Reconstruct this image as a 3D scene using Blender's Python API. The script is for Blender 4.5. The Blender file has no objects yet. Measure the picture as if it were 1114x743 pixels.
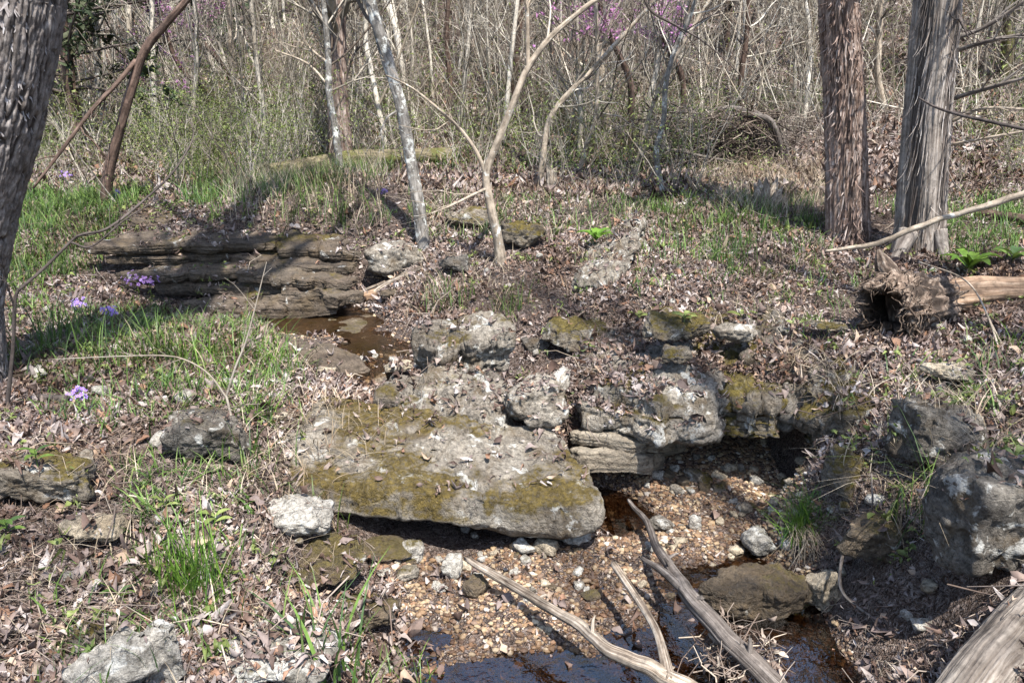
import bpy, bmesh, math
import numpy as np
from mathutils import Vector
from mathutils.bvhtree import BVHTree

PI = math.pi
rad = math.radians
sc = bpy.context.scene
COL = sc.collection
F_PX = 874.0           # focal length in photograph pixels (1114 wide)
CAM = np.array([0.0, 0.0, 1.70])
PITCH = rad(18.0)

# ------------------------------------------------------------------ camera
cd = bpy.data.cameras.new('camera')
cam = bpy.data.objects.new('camera', cd)
COL.objects.link(cam)
cam.location = CAM
cam.rotation_euler = (PI / 2 - PITCH, 0, 0)
cd.sensor_width = 36.0
cd.lens = 36.0 * F_PX / 1114.0
cd.clip_start = 0.05
cd.clip_end = 500.0
sc.camera = cam

# ------------------------------------------------------------------ world, sun
SUN_DIR = np.array([0.20, -0.46, 0.92])
SUN_DIR = SUN_DIR / np.linalg.norm(SUN_DIR)
w = bpy.data.worlds.new('World')
sc.world = w
w.use_nodes = True
wn = w.node_tree
bg = wn.nodes['Background']
sky = wn.nodes.new('ShaderNodeTexSky')
sky.sky_type = 'NISHITA'
sky.sun_disc = False
sky.sun_elevation = math.asin(SUN_DIR[2])
sky.sun_rotation = math.atan2(SUN_DIR[0], SUN_DIR[1])
wn.links.new(sky.outputs[0], bg.inputs[0])
bg.inputs[1].default_value = 0.14
sd = bpy.data.lights.new('sun', 'SUN')
sun = bpy.data.objects.new('sun', sd)
COL.objects.link(sun)
sd.energy = 5.0
sd.angle = rad(0.6)
sd.color = (1.0, 0.955, 0.89)
sun.rotation_euler = Vector(SUN_DIR).to_track_quat('Z', 'Y').to_euler()
sun.location = (6, -4, 12)
sc.view_settings.view_transform = 'Standard'
sc.view_settings.look = 'None'
sc.view_settings.gamma = 1.0
sc.view_settings.exposure = 1.22
sc.view_settings.use_curve_mapping = False
sc.render.engine = 'CYCLES'
sc.cycles.use_denoising = True
sc.cycles.max_bounces = 6
sc.cycles.diffuse_bounces = 3
sc.cycles.transparent_max_bounces = 8
sc.cycles.caustics_reflective = False
sc.cycles.caustics_refractive = False

RNG = np.random.default_rng(11)


# ------------------------------------------------------------------ maths helpers
def ray(px, py):
    u = (px - 557.0) / F_PX
    v = (371.5 - py) / F_PX
    return np.array([u, math.cos(PITCH) + v * math.sin(PITCH), -math.sin(PITCH) + v * math.cos(PITCH)])


def W(px, py, z):
    d = ray(px, py)
    return CAM + d * (z - CAM[2]) / d[2]


def WY(px, py, y):
    d = ray(px, py)
    return CAM + d * (y / d[1])


def nrm(a):
    return a / np.maximum(np.linalg.norm(a, axis=-1, keepdims=True), 1e-9)


def _h(i, j, k):
    n = (i * 73856093) ^ (j * 19349663) ^ (k * 83492791)
    n = (n ^ (n >> 13)) * 1274126177
    n = (n ^ (n >> 16)) & 0xFFFFF
    return n / float(0xFFFFF)


def vnoise(p):
    p = np.asarray(p, float)
    i = np.floor(p).astype(np.int64)
    f = p - i
    u = f * f * (3 - 2 * f)
    r = 0
    for a in (0, 1):
        for b in (0, 1):
            for c in (0, 1):
                wt = (u[..., 0] if a else 1 - u[..., 0]) * (u[..., 1] if b else 1 - u[..., 1]) * (u[..., 2] if c else 1 - u[..., 2])
                r = r + wt * _h(i[..., 0] + a, i[..., 1] + b, i[..., 2] + c)
    return r * 2 - 1


def fbm(p, octv=4, lac=2.1, gain=0.5):
    p = np.asarray(p, float)
    s = 0
    a = 1.0
    for o in range(octv):
        s = s + a * vnoise(p + 17.3 * o)
        p = p * lac
        a *= gain
    return s


def in_poly(x, y, poly):
    x = np.asarray(x); y = np.asarray(y)
    r = np.zeros(x.shape, bool)
    n = len(poly)
    for i in range(n):
        x0, y0 = poly[i][:2]
        x1, y1 = poly[(i + 1) % n][:2]
        c = ((y0 > y) != (y1 > y)) & (x < (x1 - x0) * (y - y0) / ((y1 - y0) or 1e-9) + x0)
        r ^= c
    return r


def smooth_path(pts, n):
    pts = np.asarray(pts, float)
    if len(pts) == 2:
        t = np.linspace(0, 1, n)[:, None]
        return pts[0] * (1 - t) + pts[1] * t
    m = len(pts)
    ext = np.vstack([2 * pts[0] - pts[1], pts, 2 * pts[-1] - pts[-2]])
    t = np.linspace(0, m - 1, n)
    i = np.minimum(t.astype(int), m - 2)
    f = (t - i)[:, None]
    p0, p1, p2, p3 = ext[i], ext[i + 1], ext[i + 2], ext[i + 3]
    return 0.5 * ((2 * p1) + (-p0 + p2) * f + (2 * p0 - 5 * p1 + 4 * p2 - p3) * f ** 2 + (-p0 + 3 * p1 - 3 * p2 + p3) * f ** 3)


# ------------------------------------------------------------------ mesh helpers
class MB:
    def __init__(self):
        self.v, self.q, self.t, self.n = [], [], [], 0
        self.at = {}

    def add(self, V, Q=None, T=None, **attrs):
        V = np.asarray(V, float).reshape(-1, 3)
        self.v.append(V)
        if Q is not None and len(Q):
            self.q.append(np.asarray(Q, np.int64).reshape(-1, 4) + self.n)
        if T is not None and len(T):
            self.t.append(np.asarray(T, np.int64).reshape(-1, 3) + self.n)
        for k, a in attrs.items():
            self.at.setdefault(k, []).append((self.n, np.asarray(a, float)))
        self.n += len(V)
        return self

    def mesh(self, name, smooth=True):
        V = np.concatenate(self.v)
        Q = np.concatenate(self.q) if self.q else np.zeros((0, 4), np.int64)
        T = np.concatenate(self.t) if self.t else np.zeros((0, 3), np.int64)
        me = bpy.data.meshes.new(name)
        me.vertices.add(len(V))
        me.vertices.foreach_set('co', V.astype(np.float32).ravel())
        nl = Q.size + T.size
        me.loops.add(nl)
        me.loops.foreach_set('vertex_index', np.concatenate([Q.ravel(), T.ravel()]).astype(np.int32))
        np_ = len(Q) + len(T)
        me.polygons.add(np_)
        st = np.concatenate([np.arange(len(Q)) * 4, Q.size + np.arange(len(T)) * 3]).astype(np.int32)
        me.polygons.foreach_set('loop_start', st)
        me.polygons.foreach_set('use_smooth', np.full(np_, smooth))
        for k, lst in self.at.items():
            dim = 1 if lst[0][1].ndim == 1 else 3
            arr = np.zeros((len(V), dim), np.float32)
            for n0, a in lst:
                arr[n0:n0 + len(a)] = a.reshape(len(a), dim)
            if dim == 1:
                me.attributes.new(k, 'FLOAT', 'POINT').data.foreach_set('value', arr.ravel())
            else:
                me.attributes.new(k, 'FLOAT_VECTOR', 'POINT').data.foreach_set('vector', arr.ravel())
        me.update(calc_edges=True)
        return me

    def build(self, name, mat, parent=None, origin=None, smooth=True):
        """Links everything collected as ONE mesh object, its origin at `origin` (world)."""
        o0 = np.zeros(3) if origin is None else np.asarray(origin, float)
        if parent is not None:
            o0 = np.array(parent.location)
        self.v = [v - o0 for v in self.v]
        me = self.mesh(name, smooth)
        me.materials.append(mat)
        o = bpy.data.objects.new(name, me)
        COL.objects.link(o)
        if parent is not None:
            o.parent = parent
        else:
            o.location = o0
        return o


def tag(o, label=None, cat=None, group=None, kind=None):
    if label: o['label'] = label
    if cat: o['category'] = cat
    if group: o['group'] = group
    if kind: o['kind'] = kind
    return o


def empty(name, loc, label, cat, group=None):
    o = bpy.data.objects.new(name, None)
    COL.objects.link(o)
    o.location = loc
    o.empty_display_size = 0.05
    return tag(o, label, cat, group)


def copy_tree(o, loc, rz, s, label=None):
    r = o.copy()
    COL.objects.link(r)
    r.location = loc
    r.rotation_euler = (0, 0, rz)
    r.scale = (s, s, s)
    if label: r['label'] = label
    for ch in list(o.children):
        c = ch.copy()
        COL.objects.link(c)
        c.parent = r
    return r


def grid_faces(r, c, wrap=False):
    i = np.arange(r - 1)[:, None]
    cc = c if wrap else c - 1
    j = np.arange(cc)[None, :]
    j2 = (j + 1) % c
    return np.stack(np.broadcast_arrays(i * c + j, i * c + j2, (i + 1) * c + j2, (i + 1) * c + j), -1).reshape(-1, 4)


def tubes(mb, P, R, S=5):
    """N bent sticks at once: P (N,K,3), R (N,K)."""
    N, K, _ = P.shape
    T = np.empty_like(P)
    T[:, 1:-1] = P[:, 2:] - P[:, :-2]
    T[:, 0] = P[:, 1] - P[:, 0]
    T[:, -1] = P[:, -1] - P[:, -2]
    T = nrm(T)
    mean = nrm(P[:, -1] - P[:, 0])
    ref = np.where(np.abs(mean[:, 2:3]) > 0.8, np.array([[1.0, 0.1, 0]]), np.array([[0.1, 0, 1.0]]))
    A = nrm(np.cross(T, ref[:, None, :]))
    B = np.cross(T, A)
    th = np.arange(S) * 2 * PI / S
    V = P[:, :, None, :] + R[:, :, None, None] * (np.cos(th)[None, None, :, None] * A[:, :, None, :] + np.sin(th)[None, None, :, None] * B[:, :, None, :])
    base = grid_faces(K, S, True)
    Q = (base[None] + (np.arange(N) * K * S)[:, None, None]).reshape(-1, 4)
    L = np.concatenate([np.zeros((N, 1)), np.cumsum(np.linalg.norm(np.diff(P, axis=1), axis=2), axis=1)], 1)
    tc = np.stack(np.broadcast_arrays(np.cos(th)[None, None] * R[:, :, None], np.sin(th)[None, None] * R[:, :, None], L[:, :, None] + np.arange(N)[:, None, None] * 3.7), -1)
    mb.add(V, Q, tc=tc.reshape(-1, 3))
    return mb


def limb(mb, path, radii, S=20, n=40, disp=None, seed=0, cap=True, flare=None, jag=0.0):
    """One detailed round limb along a smooth path. disp(cosT, sinT, s, r) -> outward displacement, also stored as attribute 'bark'."""
    P = smooth_path(path, n)
    rr = np.interp(np.linspace(0, 1, n), np.linspace(0, 1, len(radii)), radii)
    T = nrm(np.gradient(P, axis=0))
    mean = nrm(P[-1] - P[0])
    ref = np.array([1.0, 0.1, 0]) if abs(mean[2]) > 0.75 else np.array([0.05, 0, 1.0])
    A = nrm(np.cross(T, ref)); B = np.cross(T, A)
    th = np.arange(S) * 2 * PI / S
    s = np.concatenate([[0], np.cumsum(np.linalg.norm(np.diff(P, axis=0), axis=1))])
    C, Sn = np.cos(th)[None], np.sin(th)[None]
    d = np.zeros((n, S)) if disp is None else disp(np.broadcast_to(C, (n, S)), np.broadcast_to(Sn, (n, S)), np.broadcast_to(s[:, None], (n, S)), rr[:, None])
    rad_ = rr[:, None] + d
    V = P[:, None] + rad_[..., None] * (C[..., None] * A[:, None] + Sn[..., None] * B[:, None])
    if jag > 0:
        j = np.abs(fbm(np.stack([np.cos(th) * 3, np.sin(th) * 3, np.full(S, seed)], -1), 3)) * jag
        for e, sg in ((0, 1), (-1, -1)):
            V[e] += sg * -T[e] * j[:, None]
    Q = grid_faces(n, S, True)
    tc = np.stack(np.broadcast_arrays(C * rr[:, None], Sn * rr[:, None], s[:, None] + seed * 5.1), -1).reshape(-1, 3)
    bark = d / max(1e-6, np.abs(d).max())
    V = V.reshape(-1, 3)
    bk = bark.ravel()
    if cap:
        Vc = np.vstack([V, P[0] - T[0] * rr[0] * 0.15, P[-1] + T[-1] * rr[-1] * 0.3])
        a = np.arange(S)
        t0 = np.stack([(a + 1) % S, a, np.full(S, n * S)], -1)
        b0 = (n - 1) * S
        t1 = np.stack([b0 + a, b0 + (a + 1) % S, np.full(S, n * S + 1)], -1)
        mb.add(Vc, Q, np.vstack([t0, t1]), tc=np.vstack([tc, tc[:1], tc[-1:]]), bark=np.concatenate([bk, [-0.6, -0.6]]))
    else:
        mb.add(V, Q, tc=tc, bark=bk)
    return P, rr


def grow(rng, P, R, M, L, ang=(0.5, 1.1), K=5, ratio=0.55, up=0.05, wob=0.18, tmin=0.25, tmax=1.0, rmin=0.0015):
    N, KK, _ = P.shape
    idx = rng.integers(N, size=M)
    t = rng.uniform(tmin, tmax, M) * (KK - 1)
    i = np.minimum(t.astype(int), KK - 2)
    f = (t - i)[:, None]
    base = P[idx, i] * (1 - f) + P[idx, i + 1] * f
    rb = R[idx, i] * (1 - f[:, 0]) + R[idx, i + 1] * f[:, 0]
    tan = nrm(P[idx, i + 1] - P[idx, i])
    perp = nrm(np.cross(tan, rng.normal(size=(M, 3))))
    a = rng.uniform(ang[0], ang[1], M)[:, None]
    d = nrm(np.cos(a) * tan + np.sin(a) * perp)
    ln = rng.uniform(L[0], L[1], M) * (1.15 - 0.5 * t / (KK - 1))
    Q = np.empty((M, K, 3))
    Q[:, 0] = base
    for k in range(1, K):
        d = nrm(d + wob * rng.normal(size=(M, 3)) + np.array([0, 0, up]))
        Q[:, k] = Q[:, k - 1] + d * (ln / (K - 1))[:, None]
    r0 = np.maximum(rb * ratio * rng.uniform(0.7, 1.1, M), rmin)
    RR = r0[:, None] * np.linspace(1, 0.35, K)[None]
    return Q, np.maximum(RR, rmin * 0.6)


# ------------------------------------------------------------------ materials
class NT:
    def __init__(self, name):
        self.m = bpy.data.materials.new(name)
        self.m.use_nodes = True
        self.t = self.m.node_tree
        self.b = self.t.nodes['Principled BSDF']
        self.out = self.t.nodes['Material Output']

    def n(self, typ, ins=None, **props):
        x = self.t.nodes.new('ShaderNode' + typ)
        for k, v in props.items():
            setattr(x, k, v)
        for k, v in (ins or {}).items():
            self.set(x.inputs[k], v)
        return x

    def set(self, sock, v):
        if isinstance(v, bpy.types.NodeSocket):
            self.t.links.new(v, sock)
        else:
            if isinstance(v, tuple) and len(v) == 3 and sock.type == 'RGBA':
                v = v + (1.0,)
            sock.default_value = v

    def noise(self, vec, scale, detail=5, rough=0.55, dist=0.0):
        return self.n('TexNoise', {'Vector': vec, 'Scale': scale, 'Detail': detail, 'Roughness': rough, 'Distortion': dist}).outputs[0]

    def ramp(self, fac, stops, interp='LINEAR'):
        r = self.n('ValToRGB', {0: fac})
        r.color_ramp.interpolation = interp
        e = r.color_ramp.elements
        while len(e) < len(stops):
            e.new(0.5)
        for el, (p, c) in zip(e, stops):
            el.position = p
            el.color = (c, c, c, 1) if not isinstance(c, tuple) else c + (1,)
        return r.outputs[0]

    def mix(self, fac, a, b, blend='MIX'):
        x = self.n('Mix', data_type='RGBA', blend_type=blend)
        self.set(x.inputs[0], fac); self.set(x.inputs[6], a); self.set(x.inputs[7], b)
        return x.outputs[2]

    def math(self, op, a, b=0.0, clamp=False):
        x = self.n('Math', {0: a, 1: b}, operation=op)
        x.use_clamp = clamp
        return x.outputs[0]

    def vmul(self, vec, s):
        x = self.n('VectorMath', operation='MULTIPLY')
        self.set(x.inputs[0], vec); x.inputs[1].default_value = s
        return x.outputs[0]

    def bump(self, h, strength=0.5, dist=0.01, normal=None):
        x = self.n('Bump', {'Height': h, 'Strength': strength, 'Distance': dist})
        if normal is not None:
            self.set(x.inputs['Normal'], normal)
        return x.outputs[0]

    def fin(self, color, rough=0.85, normal=None, spec=0.3):
        self.set(self.b.inputs['Base Color'], color)
        self.set(self.b.inputs['Roughness'], rough)
        self.set(self.b.inputs['Specular IOR Level'], spec)
        if normal is not None:
            self.set(self.b.inputs['Normal'], normal)
        return self.m


def rock_mat(name, dark, light, lichen=0.3, moss=0.0, mosscol=(0.080, 0.062, 0.018), mscale=2.6, wet=False, strata=0.0, stain=.75):
    m = NT(name)
    g = m.n('NewGeometry')
    pos = g.outputs['Position']
    base = m.ramp(m.noise(pos, 4.0, 9, 0.62), [(0.3, dark), (0.7, light)])
    fine = m.noise(pos, 55.0, 8, 0.75)
    base = m.mix(1.0, base, m.ramp(fine, [(0.32, 0.25), (0.5, 0.95), (0.72, 1.75)]), 'MULTIPLY')
    # brown stains and thin dark seams
    base = m.mix(m.ramp(m.noise(pos, 6.5, 7, 0.7, 0.6), [(0.50, 0.0), (0.66, stain)]), base, (0.10, 0.070, 0.038))
    seam = m.n('TexVoronoi', {'Vector': m.n('VectorMath', {0: pos, 1: m.n('VectorMath', {0: m.n('TexNoise', {'Vector': pos, 'Scale': 9.0, 'Detail': 4.0}).outputs[1], 1: (0.14, 0.14, 0.14)}, operation='MULTIPLY').outputs[0]}, operation='ADD').outputs[0], 'Scale': 9.0}, feature='DISTANCE_TO_EDGE')
    sm = m.ramp(seam.outputs['Distance'], [(0.0, 1.0), (0.035, 0.0)])
    base = m.mix(m.math('MULTIPLY', m.math('MULTIPLY', sm, m.ramp(m.noise(pos, 3.4, 3, 0.5), [(0.48, 0.0), (0.62, 1.0)])), 0.5), base, (0.035, 0.028, 0.022))
    if strata:
        st = m.noise(m.vmul(pos, (2.0, 2.0, 34.0)), 1.0, 5, 0.6, 0.6)
        base = m.mix(strata, base, m.ramp(st, [(0.35, (0.06, 0.05, 0.04)), (0.5, (0.3, 0.25, 0.19)), (0.7, (0.42, 0.37, 0.29))]))
    # black and white crust lichen
    bl = m.ramp(m.noise(pos, 15.0, 6, 0.7, 0.4), [(0.56, 0.0), (0.66, 1.0)])
    base = m.mix(m.math('MULTIPLY', bl, 0.65), base, (0.055, 0.05, 0.045))
    if lichen:
        wl = m.ramp(m.noise(pos, 11.0, 7, 0.68, 0.5), [(0.66 - lichen * 0.25, 0.0), (0.72 - lichen * 0.25, 1.0)])
        base = m.mix(m.math('MULTIPLY', wl, 0.85), base, m.mix(fine, (0.38, 0.37, 0.33), (0.72, 0.71, 0.66)))
    if moss:
        up = m.n('SeparateXYZ', {0: g.outputs['Normal']}).outputs[2]
        mn = m.noise(pos, mscale, 7, 0.62, 0.3)
        k = m.math('ADD', m.math('MULTIPLY', up, 0.14), m.math('ADD', mn, m.math('MULTIPLY', m.math('SUBTRACT', fine, 0.5), 0.22)))
        mk = m.ramp(k, [(0.72 - moss * 0.34, 0.0), (0.80 - moss * 0.34, 1.0)])
        mc = m.ramp(m.noise(pos, 38.0, 7, 0.75), [(0.33, tuple(c * 0.30 for c in mosscol)), (0.5, mosscol), (0.7, tuple(c * 2.1 for c in mosscol))])
        base = m.mix(m.math('MULTIPLY', mk, m.ramp(fine, [(0.36, 0.35), (0.5, 0.96)])), base, mc)
    h = m.math('ADD', m.noise(pos, 30.0, 9, 0.72), m.math('MULTIPLY', m.noise(pos, 110.0, 5, 0.65), 0.5))
    h = m.math('SUBTRACT', h, m.math('MULTIPLY', sm, 0.12))
    return m.fin(base, 0.45 if wet else 0.9, m.bump(h, 1.0, 0.022), 0.5 if wet else 0.15)


def wood_mat(name, stops, scale=(60, 60, 5), rough=0.8, bumpd=0.006, detail=6, moss=0.0, lichen=0.0, barkattr=0.0, barkcol=(0.035, 0.025, 0.02), contrast=(0.3, 0.72)):
    m = NT(name)
    tc = m.n('Attribute', attribute_name='tc').outputs['Vector']
    pos = m.n('NewGeometry').outputs['Position']
    fib = m.noise(m.vmul(tc, scale), 1.0, detail + 2, 0.66, 0.15)
    n = len(stops)
    col = m.ramp(fib, [(contrast[0] + (contrast[1] - contrast[0]) * i / (n - 1), c) for i, c in enumerate(stops)])
    col = m.mix(1.0, col, m.ramp(m.noise(pos, 7.0, 6, 0.6), [(0.3, 0.62), (0.7, 1.3)]), 'MULTIPLY')
    col = m.mix(1.0, col, m.ramp(m.noise(pos, 26.0, 7, 0.7), [(0.36, 0.55), (0.52, 1.0), (0.7, 1.25)]), 'MULTIPLY')
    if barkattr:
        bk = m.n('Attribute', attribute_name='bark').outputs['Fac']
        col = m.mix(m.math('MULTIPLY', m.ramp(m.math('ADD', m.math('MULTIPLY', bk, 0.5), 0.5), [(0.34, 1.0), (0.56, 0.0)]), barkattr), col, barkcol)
    if lichen:
        lk = m.ramp(m.noise(pos, 16.0, 6, 0.7, 0.3), [(0.62 - lichen * 0.2, 0.0), (0.68 - lichen * 0.2, 1.0)])
        col = m.mix(m.math('MULTIPLY', lk, 0.8), col, (0.58, 0.59, 0.55))
    if moss:
        mk = m.ramp(m.noise(pos, 6.0, 6, 0.65), [(0.70 - moss * 0.3, 0.0), (0.78 - moss * 0.3, 1.0)])
        col = m.mix(m.math('MULTIPLY', mk, 0.85), col, (0.075, 0.075, 0.02))
    return m.fin(col, rough, m.bump(fib, 0.8, bumpd), 0.2)


def island_mat(name, stops, rough=0.8, trans=0.0, spec=0.25, interp='CONSTANT', posvar=0.35):
    m = NT(name)
    g = m.n('NewGeometry')
    col = m.ramp(g.outputs['Random Per Island'], stops, interp)
    col = m.mix(1.0, col, m.ramp(m.noise(g.outputs['Position'], 45.0, 5, 0.65), [(0.25, 1 - posvar), (0.75, 1 + posvar)]), 'MULTIPLY')
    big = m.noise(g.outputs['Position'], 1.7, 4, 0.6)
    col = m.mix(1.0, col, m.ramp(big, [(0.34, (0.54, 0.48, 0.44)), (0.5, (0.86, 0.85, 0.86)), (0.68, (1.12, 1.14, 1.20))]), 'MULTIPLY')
    mat = m.fin(col, rough, None, spec)
    if trans:
        tr = m.n('BsdfTranslucent')
        m.set(tr.inputs[0], col)
        mx = m.n('MixShader')
        mx.inputs[0].default_value = trans
        m.t.links.new(m.b.outputs[0], mx.inputs[1])
        m.t.links.new(tr.outputs[0], mx.inputs[2])
        m.t.links.new(mx.outputs[0], m.out.inputs[0])
    return mat


M = {}
M['cedarflake'] = island_mat('cedar_bark_flakes', [(0.0, (0.13, 0.088, 0.07)), (0.3, (0.24, 0.175, 0.145)), (0.55, (0.36, 0.30, 0.265)), (0.75, (0.075, 0.05, 0.04))])
M['greyflake'] = island_mat('grey_bark_flakes', [(0.0, (0.29, 0.255, 0.225)), (0.35, (0.44, 0.40, 0.36)), (0.65, (0.20, 0.165, 0.14)), (0.85, (0.11, 0.09, 0.075))])
M['oakplate'] = island_mat('oak_bark_plates', [(0.0, (0.26, 0.235, 0.22)), (0.35, (0.36, 0.335, 0.32)), (0.7, (0.17, 0.145, 0.13)), (0.88, (0.46, 0.44, 0.43))])
# soil under the leaves
m = NT('forest_soil')
pos = m.n('NewGeometry').outputs['Position']
vor = m.n('TexVoronoi', {'Vector': m.n('VectorMath', {0: pos, 1: m.n('TexNoise', {'Vector': pos, 'Scale': 14.0}).outputs[1]}, operation='ADD').outputs[0], 'Scale': 26.0})
sep = m.n('SeparateColor', {0: vor.outputs['Color']})
lc = m.ramp(sep.outputs[0], [(0.0, (0.05, 0.034, 0.026)), (0.3, (0.14, 0.10, 0.08)), (0.55, (0.22, 0.17, 0.145)), (0.8, (0.30, 0.25, 0.22)), (1.0, (0.11, 0.07, 0.05))])
lc = m.mix(1.0, lc, m.ramp(m.noise(pos, 60, 6, 0.7), [(0.3, 0.4), (0.7, 1.4)]), 'MULTIPLY')
M['soil'] = m.fin(lc, 0.95, m.bump(m.math('ADD', vor.outputs['Distance'], m.noise(pos, 50, 6)), 1.0, 0.02), 0.1)

M['slab'] = rock_mat('slab_limestone', (0.13, 0.11, 0.088), (0.35, 0.315, 0.26), 0.34, 0.47, (0.088, 0.064, 0.018), 2.6)
M['pale'] = rock_mat('pale_limestone', (0.26, 0.24, 0.21), (0.52, 0.49, 0.43), 0.45, 0.06, stain=.25)
M['grey'] = rock_mat('grey_limestone', (0.13, 0.11, 0.09), (0.36, 0.325, 0.27), 0.40, 0.18)
M['dark'] = rock_mat('dark_limestone', (0.06, 0.052, 0.045), (0.22, 0.20, 0.17), 0.36, 0.24)
M['mossy'] = rock_mat('mossy_limestone', (0.10, 0.085, 0.065), (0.27, 0.235, 0.19), 0.3, 0.52, (0.090, 0.070, 0.018), 5.0)
M['strata'] = rock_mat('bedded_limestone', (0.20, 0.165, 0.12), (0.46, 0.40, 0.31), 0.0, 0.05, strata=0.55, stain=.4)
M['ledge'] = rock_mat('brown_bedded_limestone', (0.035, 0.027, 0.021), (0.14, 0.108, 0.082), 0.14, 0.12, strata=0.15)
M['white'] = rock_mat('lichen_crusted_limestone', (0.13, 0.12, 0.10), (0.36, 0.34, 0.30), 0.62, 0.15, stain=.4)
M['tan'] = rock_mat('tan_limestone', (0.28, 0.225, 0.155), (0.54, 0.47, 0.36), 0.2, 0.0, stain=.3)
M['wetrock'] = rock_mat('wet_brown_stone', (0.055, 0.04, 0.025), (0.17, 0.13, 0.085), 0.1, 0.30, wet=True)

M['oak'] = wood_mat('ridged_oak_bark', [(0.06, 0.048, 0.042), (0.19, 0.165, 0.15), (0.33, 0.305, 0.29)], (70, 70, 22), barkattr=0.85, barkcol=(0.03, 0.022, 0.018))
M['cedar'] = wood_mat('red_brown_cedar_bark', [(0.07, 0.044, 0.034), (0.20, 0.135, 0.105), (0.31, 0.235, 0.195), (0.42, 0.35, 0.31)], (80, 80, 9), barkattr=0.5, moss=0.10, contrast=(.33, .64))
M['greycedar'] = wood_mat('weathered_grey_cedar_bark', [(0.09, 0.07, 0.057), (0.25, 0.218, 0.19), (0.41, 0.37, 0.33)], (85, 85, 3.0), barkattr=0.75, barkcol=(0.045, 0.035, 0.03))
M['lichen'] = wood_mat('lichened_bark', [(0.07, 0.06, 0.05), (0.20, 0.185, 0.165), (0.30, 0.28, 0.26)], (60, 60, 12), lichen=0.42, moss=0.18)
M['palebark'] = wood_mat('pale_smooth_bark', [(0.17, 0.135, 0.10), (0.34, 0.28, 0.215), (0.46, 0.40, 0.32)], (45, 45, 9), lichen=0.15)
M['brownbark'] = wood_mat('brown_bark', [(0.05, 0.032, 0.024), (0.13, 0.085, 0.065), (0.21, 0.155, 0.125)], (60, 60, 9), barkattr=0.5)
M['mossbark'] = wood_mat('mossy_bark', [(0.07, 0.055, 0.035), (0.15, 0.125, 0.075), (0.25, 0.21, 0.14)], (60, 60, 9), moss=0.7)
M['drift'] = wood_mat('bleached_driftwood', [(0.07, 0.05, 0.035), (0.29, 0.235, 0.18), (0.52, 0.46, 0.385)], (130, 130, 6), barkattr=0.45, contrast=(.36, .62))
M['darkdrift'] = wood_mat('dark_weathered_wood', [(0.03, 0.024, 0.02), (0.14, 0.12, 0.105), (0.30, 0.27, 0.245)], (150, 150, 5), barkattr=0.5, contrast=(.28, .72))
M['greylog'] = wood_mat('weathered_log_wood', [(0.13, 0.105, 0.085), (0.26, 0.225, 0.19), (0.37, 0.33, 0.285)], (55, 55, 7), barkattr=0.5, contrast=(.25, .75), bumpd=.01)
M['log'] = wood_mat('orange_brown_log_wood', [(0.11, 0.065, 0.04), (0.30, 0.20, 0.13), (0.44, 0.34, 0.25)], (70, 70, 5), barkattr=0.4, moss=0.2)
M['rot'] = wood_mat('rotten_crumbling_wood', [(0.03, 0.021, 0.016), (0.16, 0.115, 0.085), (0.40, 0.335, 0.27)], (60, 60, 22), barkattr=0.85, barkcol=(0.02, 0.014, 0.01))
M['darktwig'] = wood_mat('dark_twig_bark', [(0.045, 0.035, 0.03), (0.12, 0.10, 0.09)], (60, 60, 10))
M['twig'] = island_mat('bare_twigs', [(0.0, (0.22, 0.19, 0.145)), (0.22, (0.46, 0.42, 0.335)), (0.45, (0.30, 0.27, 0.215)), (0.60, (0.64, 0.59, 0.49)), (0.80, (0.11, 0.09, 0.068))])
M['brushwood'] = island_mat('dark_brushwood', [(0.0, (0.10, 0.08, 0.065)), (0.4, (0.17, 0.14, 0.115)), (0.65, (0.055, 0.043, 0.035)), (0.85, (0.30, 0.26, 0.21))])
M['twig2'] = island_mat('grey_twigs', [(0.0, (0.18, 0.16, 0.13)), (0.35, (0.32, 0.285, 0.23)), (0.65, (0.44, 0.40, 0.33)), (0.87, (0.11, 0.09, 0.07))])
M['litterstick'] = island_mat('fallen_sticks', [(0.0, (0.15, 0.11, 0.085)), (0.3, (0.27, 0.22, 0.175)), (0.55, (0.09, 0.065, 0.05)), (0.72, (0.40, 0.335, 0.255)), (0.86, (0.20, 0.16, 0.13))])
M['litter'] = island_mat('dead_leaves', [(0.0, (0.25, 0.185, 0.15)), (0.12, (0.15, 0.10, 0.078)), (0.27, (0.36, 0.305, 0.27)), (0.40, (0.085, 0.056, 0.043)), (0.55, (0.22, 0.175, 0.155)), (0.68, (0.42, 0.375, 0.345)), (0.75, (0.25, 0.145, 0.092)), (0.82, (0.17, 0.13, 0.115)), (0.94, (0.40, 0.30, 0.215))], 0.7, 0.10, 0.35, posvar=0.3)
M['straw'] = island_mat('dry_grass', [(0.0, (0.42, 0.35, 0.24)), (0.4, (0.55, 0.47, 0.35)), (0.7, (0.33, 0.27, 0.185))], 0.7, 0.2)
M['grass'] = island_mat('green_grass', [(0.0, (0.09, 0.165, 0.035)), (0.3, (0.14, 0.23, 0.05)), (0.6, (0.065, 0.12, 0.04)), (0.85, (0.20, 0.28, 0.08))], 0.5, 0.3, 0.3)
M['brightgrass'] = island_mat('bright_green_grass', [(0.0, (0.10, 0.20, 0.025)), (0.4, (0.15, 0.27, 0.035)), (0.75, (0.075, 0.15, 0.03))], 0.45, 0.3, 0.35)
M['leafgreen'] = island_mat('spring_leaves', [(0.0, (0.17, 0.21, 0.06)), (0.4, (0.25, 0.30, 0.095)), (0.75, (0.13, 0.18, 0.06))], 0.5, 0.3, 0.3)
M['needle'] = island_mat('dark_cedar_sprays', [(0.0, (0.035, 0.055, 0.026)), (0.5, (0.055, 0.075, 0.035)), (0.8, (0.075, 0.085, 0.045))], 0.7, 0.15)
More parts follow.
